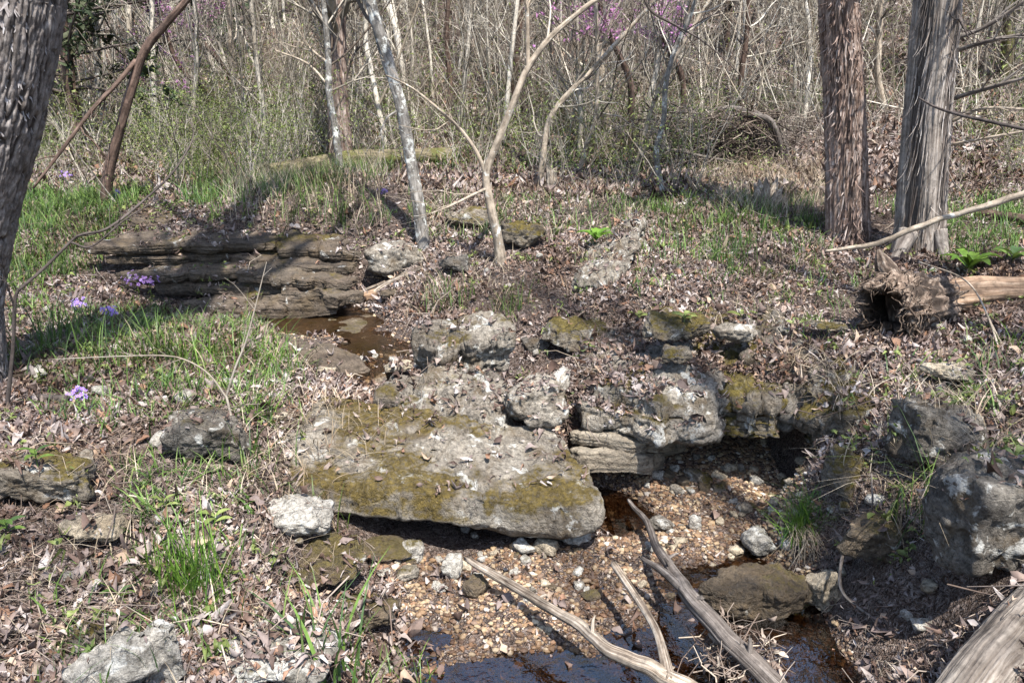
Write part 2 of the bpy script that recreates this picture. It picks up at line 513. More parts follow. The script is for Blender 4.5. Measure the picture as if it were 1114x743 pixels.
M['violet'] = island_mat('violet_petals', [(0.0, (0.42, 0.27, 0.72)), (0.5, (0.34, 0.20, 0.66)), (0.8, (0.52, 0.38, 0.80))], 0.6, 0.25)
M['redbud'] = island_mat('redbud_blossom', [(0.0, (0.56, 0.26, 0.50)), (0.5, (0.46, 0.20, 0.43)), (0.8, (0.66, 0.40, 0.60))], 0.6, 0.25)
M['gravel'] = island_mat('creek_gravel', [(0.0, (0.24, 0.155, 0.085)), (0.2, (0.37, 0.275, 0.165)), (0.36, (0.14, 0.085, 0.05)), (0.52, (0.29, 0.175, 0.10)), (0.66, (0.43, 0.355, 0.24)), (0.76, (0.19, 0.13, 0.09)), (0.95, (0.52, 0.47, 0.40))], 0.6, 0, 0.4)
m = M['gravel']           # stones near the water line are wet
t_ = m.node_tree
b_ = t_.nodes['Principled BSDF']
src_ = b_.inputs['Base Color'].links[0].from_socket
ge_ = t_.nodes.new('ShaderNodeNewGeometry'); sx_ = t_.nodes.new('ShaderNodeSeparateXYZ'); mr_ = t_.nodes.new('ShaderNodeMapRange'); mx_ = t_.nodes.new('ShaderNodeMix')
no_ = t_.nodes.new('ShaderNodeTexNoise'); no_.inputs['Scale'].default_value = 6.0
ad_ = t_.nodes.new('ShaderNodeMath'); ad_.operation = 'MULTIPLY_ADD'; ad_.inputs[1].default_value = .06
mx_.data_type = 'RGBA'; mx_.blend_type = 'MULTIPLY'; mx_.inputs[7].default_value = (.34, .29, .25, 1)
t_.links.new(ge_.outputs['Position'], sx_.inputs[0]); t_.links.new(ge_.outputs['Position'], no_.inputs['Vector'])
t_.links.new(no_.outputs[0], ad_.inputs[0]); t_.links.new(sx_.outputs[2], ad_.inputs[2]); t_.links.new(ad_.outputs[0], mr_.inputs[0])
mr_.inputs[1].default_value = .074; mr_.inputs[2].default_value = .036; mr_.inputs[3].default_value = 0; mr_.inputs[4].default_value = 1
t_.links.new(mr_.outputs[0], mx_.inputs[0]); t_.links.new(src_, mx_.inputs[6]); t_.links.new(mx_.outputs[2], b_.inputs['Base Color'])

# creek water: a clear film that mirrors the sky where it is seen flat
m = NT('creek_water')
pos = m.n('NewGeometry').outputs['Position']
bmp = m.bump(m.math('ADD', m.noise(pos, 9.0, 4, 0.5), m.math('MULTIPLY', m.noise(pos, 34.0, 3, 0.5), 0.25)), 0.35, 0.02)
tr = m.n('BsdfTransparent', {0: (0.36, 0.27, 0.19)})
gl = m.n('BsdfGlossy', {'Color': (1, 1, 1), 'Roughness': 0.03, 'Normal': bmp})
fr = m.n('Fresnel', {'IOR': 1.36, 'Normal': bmp})
mx = m.n('MixShader')
m.t.links.new(m.math('MULTIPLY', fr.outputs[0], 0.20, True), mx.inputs[0])
m.t.links.new(tr.outputs[0], mx.inputs[1])
m.t.links.new(gl.outputs[0], mx.inputs[2])
m.t.links.new(mx.outputs[0], m.out.inputs[0])
M['water'] = m.m
M['poolwater'] = m.m.copy(); M['poolwater'].name = 'clear_pool_water'
for nd in M['poolwater'].node_tree.nodes:
    if nd.type == 'BSDF_TRANSPARENT': nd.inputs[0].default_value = (.55, .47, .39, 1)
    if nd.type == 'MATH' and nd.use_clamp: nd.inputs[1].default_value = .7

# ------------------------------------------------------------------ terrain height
CP = []
for px, py, z in [
    (560, 735, -.05), (700, 735, -.055), (850, 710, -.06), (490, 728, -.03), (780, 690, -.04), (620, 690, .022), (540, 695, .02),
    (560, 640, .035), (490, 640, .03), (640, 615, .025), (700, 585, .02), (760, 580, .03), (820, 555, .05), (670, 545, -.03),
    (740, 650, -.03), (640, 660, .025), (540, 670, .03), (880, 690, -.06), (830, 600, .02),
    (600, 420, .40), (640, 390, .45), (700, 385, .52), (760, 380, .55), (830, 390, .56), (880, 410, .54), (940, 440, .50), (1000, 430, .53), (1060, 430, .56), (1114, 430, .60),
    (930, 520, .34), (965, 560, .28), (925, 600, .12), (900, 640, .02), (960, 640, .18), (1000, 600, .31), (1060, 560, .43), (1114, 520, .52), (1000, 700, .14), (955, 725, .03), (1060, 670, .34), (1114, 700, .42), (1114, 600, .48),
    (700, 330, .61), (800, 330, .63), (880, 330, .64), (950, 340, .63), (1050, 330, .67), (1114, 330, .71),
    (600, 340, .51), (660, 300, .64), (750, 290, .68), (850, 290, .70), (950, 280, .72), (1050, 280, .75), (1114, 280, .78),
    (560, 310, .56), (500, 330, .49), (450, 365, .36), (432, 330, .42), (545, 285, .62), (480, 285, .60), (420, 295, .52),
    (600, 240, .78), (700, 240, .80), (800, 235, .81), (900, 235, .83), (1000, 230, .86), (1100, 230, .90),
    (500, 235, .80),
    (390, 375, .30), (345, 350, .30), (415, 352, .31), (350, 333, .30), (300, 337, .30), (390, 408, .30), (270, 336, .32),
    (160, 337, .42), (230, 350, .41), (150, 355, .48), (60, 345, .54), (0, 345, .58), (285, 380, .40), (240, 400, .46), (150, 405, .50), (60, 420, .51), (0, 455, .52), (200, 450, .48), (310, 430, .40), (120, 480, .46), (270, 470, .42),
    (40, 530, .46), (150, 540, .41), (230, 560, .37), (310, 560, .28), (100, 600, .38), (0, 620, .43), (200, 640, .31), (300, 640, .20), (365, 610, .12), (405, 630, .05), (350, 690, .12), (430, 655, .015), (440, 705, -.03), (250, 700, .23), (150, 700, .30), (50, 700, .36), (390, 740, .04), (310, 740, .16),
    (440, 590, .04), (560, 595, .04), (630, 590, .03),
]:
    CP.append(W(px, py, z))
for x, y, z in [(-.4, 3.1, .10), (.0, 3.1, .08), (.25, 3.2, .06), (-.5, 3.5, .22), (-.1, 3.55, .24), (.2, 3.65, .30), (-.9, 3.4, .32),
                (.6, 3.85, .53), (.9, 3.75, .56), (1.2, 3.65, .57), (.75, 3.3, .52), (1.05, 3.25, .53), (.5, 3.4, .48),
                (-2.6, 5.35, .77), (-2.0, 5.35, .77), (-1.4, 5.35, .76), (-.9, 5.35, .74), (-3.2, 5.3, .76), (-2.2, 4.98, .50), (-1.4, 5.0, .42), (-2.7, 4.9, .58),
                (-1.9, 6.2, .86), (-3.0, 6.5, .88), (-4.2, 5.0, .8), (-4.2, 3.0, .62), (-3.0, 1.5, .45), (4.0, 5.0, .92), (4.0, 3.0, .78), (3.0, 1.5, .6),
                (0, 7, .90), (-3, 8, 1.0), (3, 8, 1.15), (6, 6, 1.3), (-7, 6, 1.1), (0, 9, 1.15), (-5, 10, 1.4), (5, 10, 1.75), (0, 12, 1.8), (-8, 13, 2.2), (8, 13, 2.9), (10, 8, 2.2), (-11, 8, 1.7),
                (0, 16, 3.1), (-12, 18, 3.8), (12, 18, 4.8), (0, 24, 6.0), (-18, 26, 7.0), (18, 26, 8.0), (0, 36, 10.5), (-25, 38, 12), (25, 38, 12), (-30, 10, 4.5), (30, 10, 6.5), (-36, 28, 9), (36, 28, 11),
                (.3, .9, -.05), (-.8, 1.0, .24), (1.4, 1.0, .34), (.3, -1, .02), (-1.5, -1, .3), (2, -1, .4), (0, -4, .1), (-5, -4, .8), (5, -4, 1.2), (-10, -2, 1.5), (12, -2, 2.6), (0, -12, .2), (-14, -12, 2.5), (14, -12, 3.0), (-30, -12, 5), (30, -12, 6.5)]:
    CP.append(np.array([x, y, z]))
CP = np.array(CP)


def tps_k(r2):
    return 0.5 * r2 * np.log(np.maximum(r2, 1e-12))


_n = len(CP)
_d2 = ((CP[:, None, :2] - CP[None, :, :2]) ** 2).sum(-1)
_A = np.zeros((_n + 3, _n + 3))
_A[:_n, :_n] = tps_k(_d2) + np.eye(_n) * 2e-3
_A[:_n, _n] = 1; _A[:_n, _n + 1:] = CP[:, :2]
_A[_n, :_n] = 1; _A[_n + 1:, :_n] = CP[:, :2].T
_w = np.linalg.solve(_A, np.concatenate([CP[:, 2], np.zeros(3)]))


def H0(x, y):
    x = np.asarray(x, float); y = np.asarray(y, float)
    out = np.zeros(x.shape)
    fx, fy, fo = x.ravel(), y.ravel(), out.ravel()
    for s in range(0, fx.size, 20000):
        a, b = fx[s:s + 20000], fy[s:s + 20000]
        d2 = (a[:, None] - CP[None, :, 0]) ** 2 + (b[:, None] - CP[None, :, 1]) ** 2
        fo[s:s + 20000] = tps_k(d2) @ _w[:_n] + _w[_n] + _w[_n + 1] * a + _w[_n + 2] * b
    return fo.reshape(x.shape)


def axis(lo, hi, f0, f1, fine, growth):
    a = list(np.arange(f0, f1, fine))
    s, v = fine, f1
    while v < hi:
        a.append(v); s *= growth; v += s
    a.append(hi)
    s, v = fine, f0
    pre = []
    while True:
        s *= growth; v -= s
        if v <= lo: break
        pre.append(v)
    return np.array([lo] + pre[::-1] + a)


GX = axis(-36, 36, -3.2, 3.2, 0.022, 1.06)
GY = axis(-14, 42, 1.3, 6.0, 0.022, 1.05)
gx, gy = np.meshgrid(GX, GY)
GZ = H0(gx, gy)
_p = np.stack([gx, gy, np.zeros_like(gx)], -1)
GZ = GZ + np.where(GZ < 0.06, 1, 0) * (0.030 * fbm(_p * 4.5 + 3, 3))
# the hollow washed out under the ledge on the right
HOL = [W(*q)[:2] for q in [(640, 545, .03), (650, 520, .04), (655, 560, .02), (760, 575, .02), (880, 560, .03), (893, 535, .05)]] + [np.array([1.30, 3.15]), np.array([1.28, 3.45]), np.array([1.15, 3.72]), np.array([.8, 3.84]), np.array([.45, 3.84]), np.array([.30, 3.62])]


def poly_dist(x, y, poly):
    d = np.full(np.shape(x), 1e9)
    for i in range(len(poly)):
        a, b = np.array(poly[i]), np.array(poly[(i + 1) % len(poly)])
        e = b - a
        t = np.clip(((x - a[0]) * e[0] + (y - a[1]) * e[1]) / max(e @ e, 1e-9), 0, 1)
        d = np.minimum(d, np.hypot(x - a[0] - t * e[0], y - a[1] - t * e[1]))
    return d


_in = in_poly(gx, gy, HOL)
_k = np.where(_in, np.clip(poly_dist(gx, gy, HOL) / 0.07, 0, 1), 0)
_fl = 0.02 + 0.10 * np.clip((gy - 2.95) / 0.8, 0, 1)
GZ = np.where(GZ > _fl, GZ * (1 - _k) + _fl * _k, GZ)
rough_amt = np.clip((GZ - 0.06) / 0.15, 0.15, 1.0)
GZ = GZ + rough_amt * (0.030 * fbm(_p * 3.1, 3) + 0.012 * fbm(_p * 13, 3)) + np.clip((gy - 7) / 10, 0, 1) * 0.25 * fbm(_p * 0.5 + 5, 3)


def Hz(x, y):
    x = np.asarray(x, float); y = np.asarray(y, float)
    i = np.clip(np.searchsorted(GX, x) - 1, 0, len(GX) - 2)
    j = np.clip(np.searchsorted(GY, y) - 1, 0, len(GY) - 2)
    fx = np.clip((x - GX[i]) / (GX[i + 1] - GX[i]), 0, 1)
    fy = np.clip((y - GY[j]) / (GY[j + 1] - GY[j]), 0, 1)
    return (GZ[j, i] * (1 - fx) + GZ[j, i + 1] * fx) * (1 - fy) + (GZ[j + 1, i] * (1 - fx) + GZ[j + 1, i + 1] * fx) * fy


def Hn(x, y):
    e = 0.03
    return nrm(np.stack([Hz(x - e, y) - Hz(x + e, y), Hz(x, y - e) - Hz(x, y + e), np.full(np.shape(x), 2 * e)], -1))


def G(px, py):
    """Where the ray through a photograph pixel meets the ground."""
    d = ray(px, py)
    t = np.arange(1.2, 60, 0.01)
    p = CAM + d[None] * t[:, None]
    below = np.nonzero(p[:, 2] < Hz(p[:, 0], p[:, 1]))[0]
    k = below[0] if len(below) else len(t) - 1
    return p[k]


mb = MB()
mb.add(np.stack([gx, gy, GZ], -1), grid_faces(len(GY), len(GX)))
ground = tag(mb.build('ground', M['soil']), kind='structure', label='leaf strewn forest floor falling to the creek and rising to a wooded hillside')

LOW = [G(px, py)[:2] for px, py in [(400, 592), (425, 640), (445, 700), (440, 742)]] + [(-.15, 1.2), (.9, 1.2)] + \
      [G(px, py)[:2] for px, py in [(940, 735), (905, 670), (888, 620), (890, 560), (880, 510)]] + [(1.2, 3.55), (.4, 3.65)] + [G(px, py)[:2] for px, py in [(640, 512), (655, 560), (650, 598), (520, 600)]]
POOL = [G(px, py)[:2] for px, py in [(285, 334), (400, 334), (452, 362), (446, 395), (420, 415), (385, 418), (335, 385), (295, 365)]]


def water(name, poly, z, label, grow_=0.06):
    poly = np.array(poly)
    c = poly.mean(0)
    poly = c + (poly - c) * (1 + grow_)
    n = 160
    per = smooth_path(np.vstack([poly, poly[:1]]), n + 1)[:-1] if poly.shape[1] == 3 else smooth_path(np.column_stack([np.vstack([poly, poly[:1]]), np.zeros(len(poly) + 1)]), n + 1)[:-1]
    V = [np.array([c[0], c[1], z])]
    rings = 12
    for r in range(1, rings + 1):
        for p in per:
            V.append(np.array([c[0] + (p[0] - c[0]) * r / rings, c[1] + (p[1] - c[1]) * r / rings, z]))
    T = [(0, 1 + i, 1 + (i + 1) % n) for i in range(n)]
    Q = grid_faces(rings, n, True) + 1
    b = MB(); b.add(np.array(V), Q, T)
    return tag(b.build(name, M['water' if z < .1 else 'poolwater']), kind='structure', label=label)


water('water', LOW, 0.0, 'shallow creek water over dark stones and gravel')
water('upper_pool_water', POOL, 0.332, 'still shallow pool below the stone ledges')

# ------------------------------------------------------------------ rocks
ROCKV, ROCKF, ROCKID = [], [], []      # everything leaves and grass can land on
_rock_off = [0]


def register(V, faces, flag):
    for v in V: ROCKV.append(tuple(v))
    for f in faces:
        ROCKF.append(tuple(int(i) + _rock_off[0] for i in f)); ROCKID.append(flag)
    _rock_off[0] += len(V)


_ico = {}


def ico(sub):
    if sub not in _ico:
        b = bmesh.new()
        bmesh.ops.create_icosphere(b, subdivisions=sub, radius=1.0)
        V = np.array([v.co[:] for v in b.verts])
        T = np.array([[v.index for v in f.verts] for f in b.faces])
        b.free()
        _ico[sub] = (nrm(V), T)
    return _ico[sub]


def boulder_shape(dims, seed, sub=5, sharp=20.0, rough=0.05, strata=0.0):
    rng = np.random.default_rng(seed)
    D, T = ico(sub)
    pl = [np.array(v, float) for v in ((1, 0, 0), (-1, 0, 0), (0, 1, 0), (0, -1, 0), (0, 0, 1), (0, 0, -1))]
    pl = [nrm(p + rng.normal(size=3) * 0.16) for p in pl]
    ds = list(rng.uniform(0.82, 0.98, 6))
    for _ in range(10):
        pl.append(nrm(rng.normal(size=3))); ds.append(rng.uniform(0.86, 1.12))
    pl = np.array(pl); ds = np.array(ds)
    inv = np.maximum(D @ pl.T, 0) / ds[None]
    r = 1.0 / (inv ** sharp).sum(1) ** (1 / sharp)
    V = D * r[:, None] * 0.5 * np.array(dims)
    mn = min(dims)
    md = float(np.mean(dims))
    off = seed * 3.17
    V = V + D * (md * rough * (fbm(V / md * 2.6 + off, 4)) + md * rough * 0.55 * fbm(V / md * 9 + off, 4) + min(md * rough * .3, .004) * fbm(V * 55, 3))[:, None]
    V = V + D * (md * rough * 1.5 * crag(V, 2.2 / md, seed))[:, None] - D * (md * rough * .8 * crack(V, 2.6 / md, seed))[:, None]
    # pits and broken edges
    pit = np.clip(fbm(V / md * 5.5 + off + 9, 3) - 0.35, 0, 1)
    V = V - D * (pit * md * rough * 0.9)[:, None]
    if strata:
        k = vnoise(np.stack([V[:, 0] * 0.8 / md, V[:, 1] * 0.8 / md, V[:, 2] / mn * 7 + off], -1))
        side = np.clip(1 - np.abs(D[:, 2]) * 1.1, 0, 1)
        V[:, :2] += (D[:, :2] * (k * side * strata * mn)[:, None])
    return V, T


def crag(P, f, seed):
    n = fbm(P * f + seed * 1.7, 3) * 3.2
    k = np.floor(n); u = n - k
    return (k + np.clip((u - .38) / .24, 0, 1)) / 3.2


def crack(P, f, seed):
    return np.clip(1 - np.abs(vnoise(P * f + seed * 2.1 + .35 * fbm(P * f * 2, 2)[..., None])) / .07, 0, 1)


def rot3(rz, rx=0.0, ry=0.0):
    cz, sz, cx, sx, cy, sy = math.cos(rz), math.sin(rz), math.cos(rx), math.sin(rx), math.cos(ry), math.sin(ry)
    Rz = np.array([[cz, -sz, 0], [sz, cz, 0], [0, 0, 1]]); Rx = np.array([[1, 0, 0], [0, cx, -sx], [0, sx, cx]]); Ry = np.array([[cy, 0, sy], [0, 1, 0], [-sy, 0, cy]])
    return Rz @ Ry @ Rx


def rock_px(px, pyb, wpx, hpx, mat, label, seed, k=0.8, rz=0.0, rx=0.0, ry=0.0, sub=5, rough=0.05, sharp=20, strata=0.0, sink=0.12, at=None, flag=0.22, name='rock', group=None, up=.025):
    """A boulder whose foot is seen at pixel (px, pyb) and which is wpx by hpx pixels large in the photograph."""
    b = G(px, pyb) if at is None else np.asarray(at, float)
    t = b[1] / ray(px, pyb)[1]
    wdt = wpx / F_PX * t
    hh = hpx / F_PX * t
    a = math.atan2(CAM[2] - b[2], b[1])
    d = k * wdt
    h = max((hh - d * math.sin(a)) / math.cos(a), 0.32 * hh)
    V, T = boulder_shape((wdt * 1.05, d, h * (1 + sink)), seed, sub, sharp, rough, strata)
    V = V @ rot3(rz, rx, ry).T
    c = np.array([b[0], b[1] + d * 0.5, b[2] + h * (0.5 - sink * 0.5) + (up if wpx > 34 else .008)])
    o = MB().add(V, None, T).build(name, M[mat])
    o.location = c
    register(V + c, T, flag)
    return tag(o, label, 'rock' if name == 'rock' else 'stone', group)


def slab(outline, thick, seed, mat, label, under=0.12, bulge=0.02, rough=0.012, name='rock', cat='rock', N=180, flag=0.35, edge=0.25, layers=0.0, jag=0.03, top=30, flarek=0.0, sidek=1.0):
    """A bedded rock from the outline of its upper face (world points)."""
    rng = np.random.default_rng(seed)
    o = np.asarray(outline, float)
    per = np.vstack([o, o[:1]])
    seg = np.linalg.norm(np.diff(per, axis=0), axis=1)
    s = np.concatenate([[0], np.cumsum(seg)])
    t = np.linspace(0, s[-1], N + 1)[:-1]
    P = np.stack([np.interp(t, s, per[:, k]) for k in range(3)], -1)
    for _ in range(3):
        P = 0.5 * P + 0.25 * (np.roll(P, 1, 0) + np.roll(P, -1, 0))
    c = P.mean(0)
    out = nrm((P - c) * np.array([1, 1, 0]))
    size = np.linalg.norm((P - c)[:, :2], axis=1).mean()
    off = seed * 2.3
    P = P + out * (jag * fbm(np.column_stack([P[:, :2] * 5 / max(size, .3) * .5, np.full(N, off)]), 5))[:, None]
    A = np.column_stack([P[:, :2], np.ones(N)])
    pc, *_ = np.linalg.lstsq(A, P[:, 2], rcond=None)
    cz = pc[0] * c[0] + pc[1] * c[1] + pc[2]
    rings = []
    for r in np.linspace(0.02, 1, top):
        xy = c[:2] + (P[:, :2] - c[:2]) * r
        zz = (xy @ pc[:2] + pc[2]) * (1 - r ** 3) + P[:, 2] * r ** 3 + bulge * (1 - r * r)
        zz = zz - edge * thick * np.clip((r - 0.86) / 0.14, 0, 1) ** 2
        rings.append(np.column_stack([xy, zz]))
    ns = 16
    for k in range(1, ns + 1):
        q = k / ns
        sf = 0.015 * math.sin(q * PI) * size - under * size * q ** 1.5 + flarek * (min(q / .72, 1) - 1.4 * max(q - .72, 0) / .28)
        lay = layers * size * vnoise(np.column_stack([out[:, 0] * 1.3, out[:, 1] * 1.3, np.full(N, q * 6.5 + off)]))
        xy = P[:, :2] + out[:, :2] * (sf + lay)[:, None]
        rings.append(np.column_stack([xy, P[:, 2] - edge * thick - thick * (1 - edge) * q]))
    last = rings[-1]
    for r in (0.7, 0.35, 0.04):
        rings.append(np.column_stack([c[:2] + (last[:, :2] - c[:2]) * r, last[:, 2] - 0.02]))
    V = np.array(rings)
    R = len(rings)
    du = np.gradient(V, axis=0); dv = np.roll(V, -1, 1) - np.roll(V, 1, 1)
    nr = nrm(np.cross(dv, du))
    nr *= np.where((nr[2, :, 2].mean() < 0), -1, 1)
    d = rough * (fbm(V * 4.5 + off, 4) + 0.6 * fbm(V * 17 + off, 4) - 1.2 * np.clip(fbm(V * 8 + off + 5, 3) - 0.3, 0, 1))
    sq = np.array([1, 1, 3.0]) if layers > .02 else np.array([1, 1, 1.0])
    d = d + rough * (1.7 * crag(V * sq, 4.0, seed) - (0.6 if layers > .02 else 1.1) * crack(V * sq, 4.2, seed) + .30 * fbm(V * 48, 3))
    d[top:] *= sidek
    V = V + nr * d[..., None]
    Q = grid_faces(R, N, True)
    V = V.reshape(-1, 3)
    b = MB(); b.add(V, Q[:, ::-1])
    ob = b.build(name, M[mat], origin=np.array([c[0], c[1], cz - thick]))
    register(V, Q, flag)
    return tag(ob, label, cat)


# --- the big mossy slab
slab([W(305, 522, .31), W(318, 470, .38), W(352, 432, .42), W(440, 440, .40), W(520, 458, .36), W(600, 466, .33), W(632, 495, .30), W(646, 532, .265),
      W(632, 552, .25), W(560, 545, .27), W(470, 534, .285), W(380, 528, .30)], 0.155, 3, 'slab', 'broad olive mossy limestone slab sloping over the gravel bed', under=0.10, bulge=0.012, rough=0.012, N=420, flag=0.03, edge=0.08, layers=0.010, jag=0.05, top=90, flarek=.05, sidek=.5)
# --- pale rocks behind it
slab([W(432, 440, .40), W(440, 415, .45), W(470, 404, .47), W(540, 405, .48), W(565, 430, .43), W(552, 462, .36), W(500, 452, .37)], 0.16, 5, 'grey', 'pale grey pitted rock lying against the back of the mossy slab', under=0.05, bulge=0.04, rough=0.022, flag=0.10, N=200)
rock_px(582, 470, 66, 60, 'grey', 'rounded crusted rock between the mossy slab and leafy bank', 21, k=0.8, at=W(582, 470, .33), sub=5, rough=0.07)
slab([W(453, 372, .56), W(472, 350, .64), W(522, 338, .67), W(558, 342, .66), W(557, 358, .63), W(520, 370, .60), W(480, 384, .56)], 0.20, 7, 'grey', 'blocky tilted grey rock beside the upper pool with split layers', under=0.16, bulge=0.01, rough=0.02, layers=0.05, flag=0.06, N=220, jag=0.05)
slab([W(300, 368, .41), W(345, 372, .41), W(392, 382, .40), W(398, 396, .37), W(370, 398, .37), W(330, 388, .39), W(302, 380, .41)], 0.07, 9, 'ledge', 'long flat brown slab edging the upper pool', under=0.1, layers=0.06, flag=0.1, rough=0.012)
rock_px(355, 410, 26, 12, 'tan', 'small tan wedge stone under the flat brown slab', 31, k=0.5, sub=4, at=W(355, 410, .32), name='stone')
slab([W(404, 430, .40), W(425, 410, .40), W(458, 408, .40), W(452, 420, .39), W(428, 436, .38)], 0.05, 12, 'grey', 'flat triangular grey stone at the spill of the upper pool', under=0.08, flag=0.05, N=120, rough=0.008)
rock_px(432, 408, 30, 16, 'tan', 'tan flat stone in the shallow outlet of the pool', 33, k=0.7, sub=4, at=W(432, 408, .33), name='stone')
rock_px(462, 402, 26, 18, 'grey', 'grey cobble wedged below the blocky tilted rock', 34, k=0.7, sub=4, at=W(462, 402, .36), name='stone')
rock_px(430, 326, 34, 12, 'wetrock', 'dark wet stone on the far rim of the upper pool', 35, k=0.6, sub=4, name='stone')
# --- bank rocks above the undercut
for a in [
    (626, 390, 66, 34, 'mossy', 'dark half buried rock with a mossy right end', 41, 0.6, 0.1),
    (584, 386, 30, 20, 'dark', 'small dark rock left of the half buried mossy one', 42, 0.7, 0.0),
    (737, 384, 66, 34, 'mossy', 'yellow mossed flat rock in the leaves above the undercut', 43, 0.7, 0.05),
    (738, 398, 34, 24, 'mossy', 'round moss cushion stone just below the yellow mossed rock', 44, 0.8, 0.0),
    (800, 386, 48, 24, 'grey', 'pale crusted rock in the leaves right of the moss cushion', 45, 0.7, -0.2),
    (722, 350, 28, 16, 'mossy', 'small mossy stone uphill of the yellow mossed rock', 46, 0.7, 0.0),
    (566, 276, 46, 28, 'mossy', 'mossy brown rock right of the pale forked trunk', 47, 0.7, 0.1),
    (508, 254, 48, 20, 'mossy', 'low moss covered rock left of the pale forked trunk', 48, 0.7, 0.0),
    (425, 310, 62, 42, 'grey', 'grey rough boulder at the right end of the ledges', 49, 0.8, 0.2),
    (492, 304, 36, 18, 'dark', 'dark flat rock tucked under leaves above the pool', 50, 0.7, 0.0),
    (694, 262, 14, 26, 'pale', 'thin pale upright stone beside the leaning rock', 52, 0.5, 0.0),
    (905, 372, 40, 10, 'mossy', 'low greenish rock in the leaves left of the hollow log', 53, 0.7, 0.0),
    (855, 368, 18, 14, 'white', 'small white stone on the leafy slope', 54, 0.8, 0.0),
    (1040, 430, 44, 24, 'tan', 'tan stone on the bank below the hollow log', 55, 0.7, 0.2),
]:
    rock_px(a[0], a[1], a[2], a[3], a[4], a[5], a[6], k=a[7], rz=a[8], sub=5, rough=0.06, strata=0.04, up=.055, flag=.06, at=W(a[0], a[1], .56) if 700 < a[0] < 830 and a[1] > 375 else None)
slab([W(628, 300, .67), W(640, 268, .74), W(668, 246, .84), W(700, 243, .86), W(692, 262, .82), W(676, 292, .72), W(655, 306, .67)], 0.14, 15, 'grey', 'leaning grey rock plate on the slope above the bank', under=0.06, layers=0.03, flag=0.25, rough=0.02)
# --- undercut ledge: the overhanging rocks and the beds below
def LT(x, y, dz=0.0):
    return np.array([x, y, max(float(H0(np.array([x]), np.array([y]))[0]), .46) + dz])


_L = [
    ([(.36, 3.20), (.52, 3.02), (.78, 2.99), (.90, 3.06), (.92, 3.4), (.88, 3.92), (.42, 3.92), (.28, 3.6)], .21, 'grey', 'speckled grey rock forming the left of the overhanging ledge', 16, .0),
    ([(.84, 3.10), (.98, 3.00), (1.12, 3.04), (1.16, 3.4), (1.1, 3.88), (.80, 3.9), (.80, 3.4)], .17, 'mossy', 'mossy brown rock in the middle of the overhanging ledge', 17, -.01),
    ([(1.07, 3.10), (1.20, 3.04), (1.33, 3.12), (1.38, 3.5), (1.3, 3.8), (1.05, 3.85), (1.04, 3.4)], .14, 'dark', 'dark root covered rock over the black hollow', 18, -.005),
    ([(1.19, 2.90), (1.28, 2.83), (1.40, 2.86), (1.44, 3.05), (1.36, 3.2), (1.22, 3.12)], .22, 'mossy', 'yellow green rock at the right corner of the black hollow', 19, .0),
]
for pts, th, mt, lb, sd_, dz in _L:
    slab([LT(px_, py_, dz) for px_, py_ in pts], th, sd_, mt, lb, under=0.04, bulge=0.01, rough=0.026, flag=0.75, layers=0.05, edge=0.35, jag=0.05, name='rock', cat='rock', N=260, top=40)
slab([WY(622, 470, 3.14), WY(632, 464, 3.4), WY(725, 464, 3.5), WY(745, 479, 3.32), WY(722, 479, 3.14), WY(690, 478, 3.08), WY(650, 476, 3.08)], 0.055, 23, 'strata', 'upper tan bedding layer under the overhanging ledge', under=0.02, layers=0.018, flag=0.0, cat='rock', rough=0.006, edge=.06, sidek=.6, bulge=.002)
slab([WY(618, 490, 3.08), WY(632, 483, 3.4), WY(705, 483, 3.5), WY(726, 492, 3.20), WY(706, 496, 3.05), WY(680, 495, 3.02), WY(648, 493, 3.03)], 0.10, 24, 'strata', 'lower pale bedding layer resting on the gravel', under=0.02, layers=0.018, flag=0.0, cat='rock', rough=0.007, edge=.05, sidek=.6, bulge=.002)
slab([WY(720, 492, 3.5), WY(740, 482, 3.7), WY(850, 482, 3.75), WY(880, 494, 3.5), WY(800, 498, 3.52)], 0.07, 25, 'ledge', 'dark bedding layer at the back of the black hollow', under=0.02, layers=0.06, flag=0.0, name='rock', cat='rock', rough=0.01)
# --- right bank
for a in [
    (1040, 512, 78, 78, 'dark', 'dark lichen specked boulder set in the right bank', 61, 0.8, 0.1, .05),
    (1096, 640, 120, 160, 'dark', 'big grey boulder at the right edge above the log', 62, 0.9, 0.2, .05),
    (922, 545, 44, 56, 'mossy', 'moss brown rock at the foot of the right bank', 63, 0.8, 0.2, .06),
    (962, 620, 70, 60, 'wetrock', 'brown muddy rock bulging from the right bank', 64, 0.7, -0.2, .06),
    (898, 668, 32, 46, 'tan', 'angular tan rock at the water edge under the grass clump', 65, 0.7, 0.4, .06),
    (1000, 470, 30, 40, 'mossy', 'narrow mossy rock above the dark bank boulder', 66, 0.8, 0.0, .06),
]:
    rock_px(a[0], a[1], a[2], a[3], a[4], a[5], a[6], k=a[7], rz=a[8], rough=a[9], sub=5)
slab([W(768, 632, .12), W(790, 612, .14), W(850, 608, .13), W(884, 622, .12), W(880, 648, .10), W(838, 655, .09), W(790, 646, .10)], 0.09, 27, 'wetrock', 'flat brown stone standing in the water on the right', under=0.08, layers=0.03, flag=0.05, N=200)
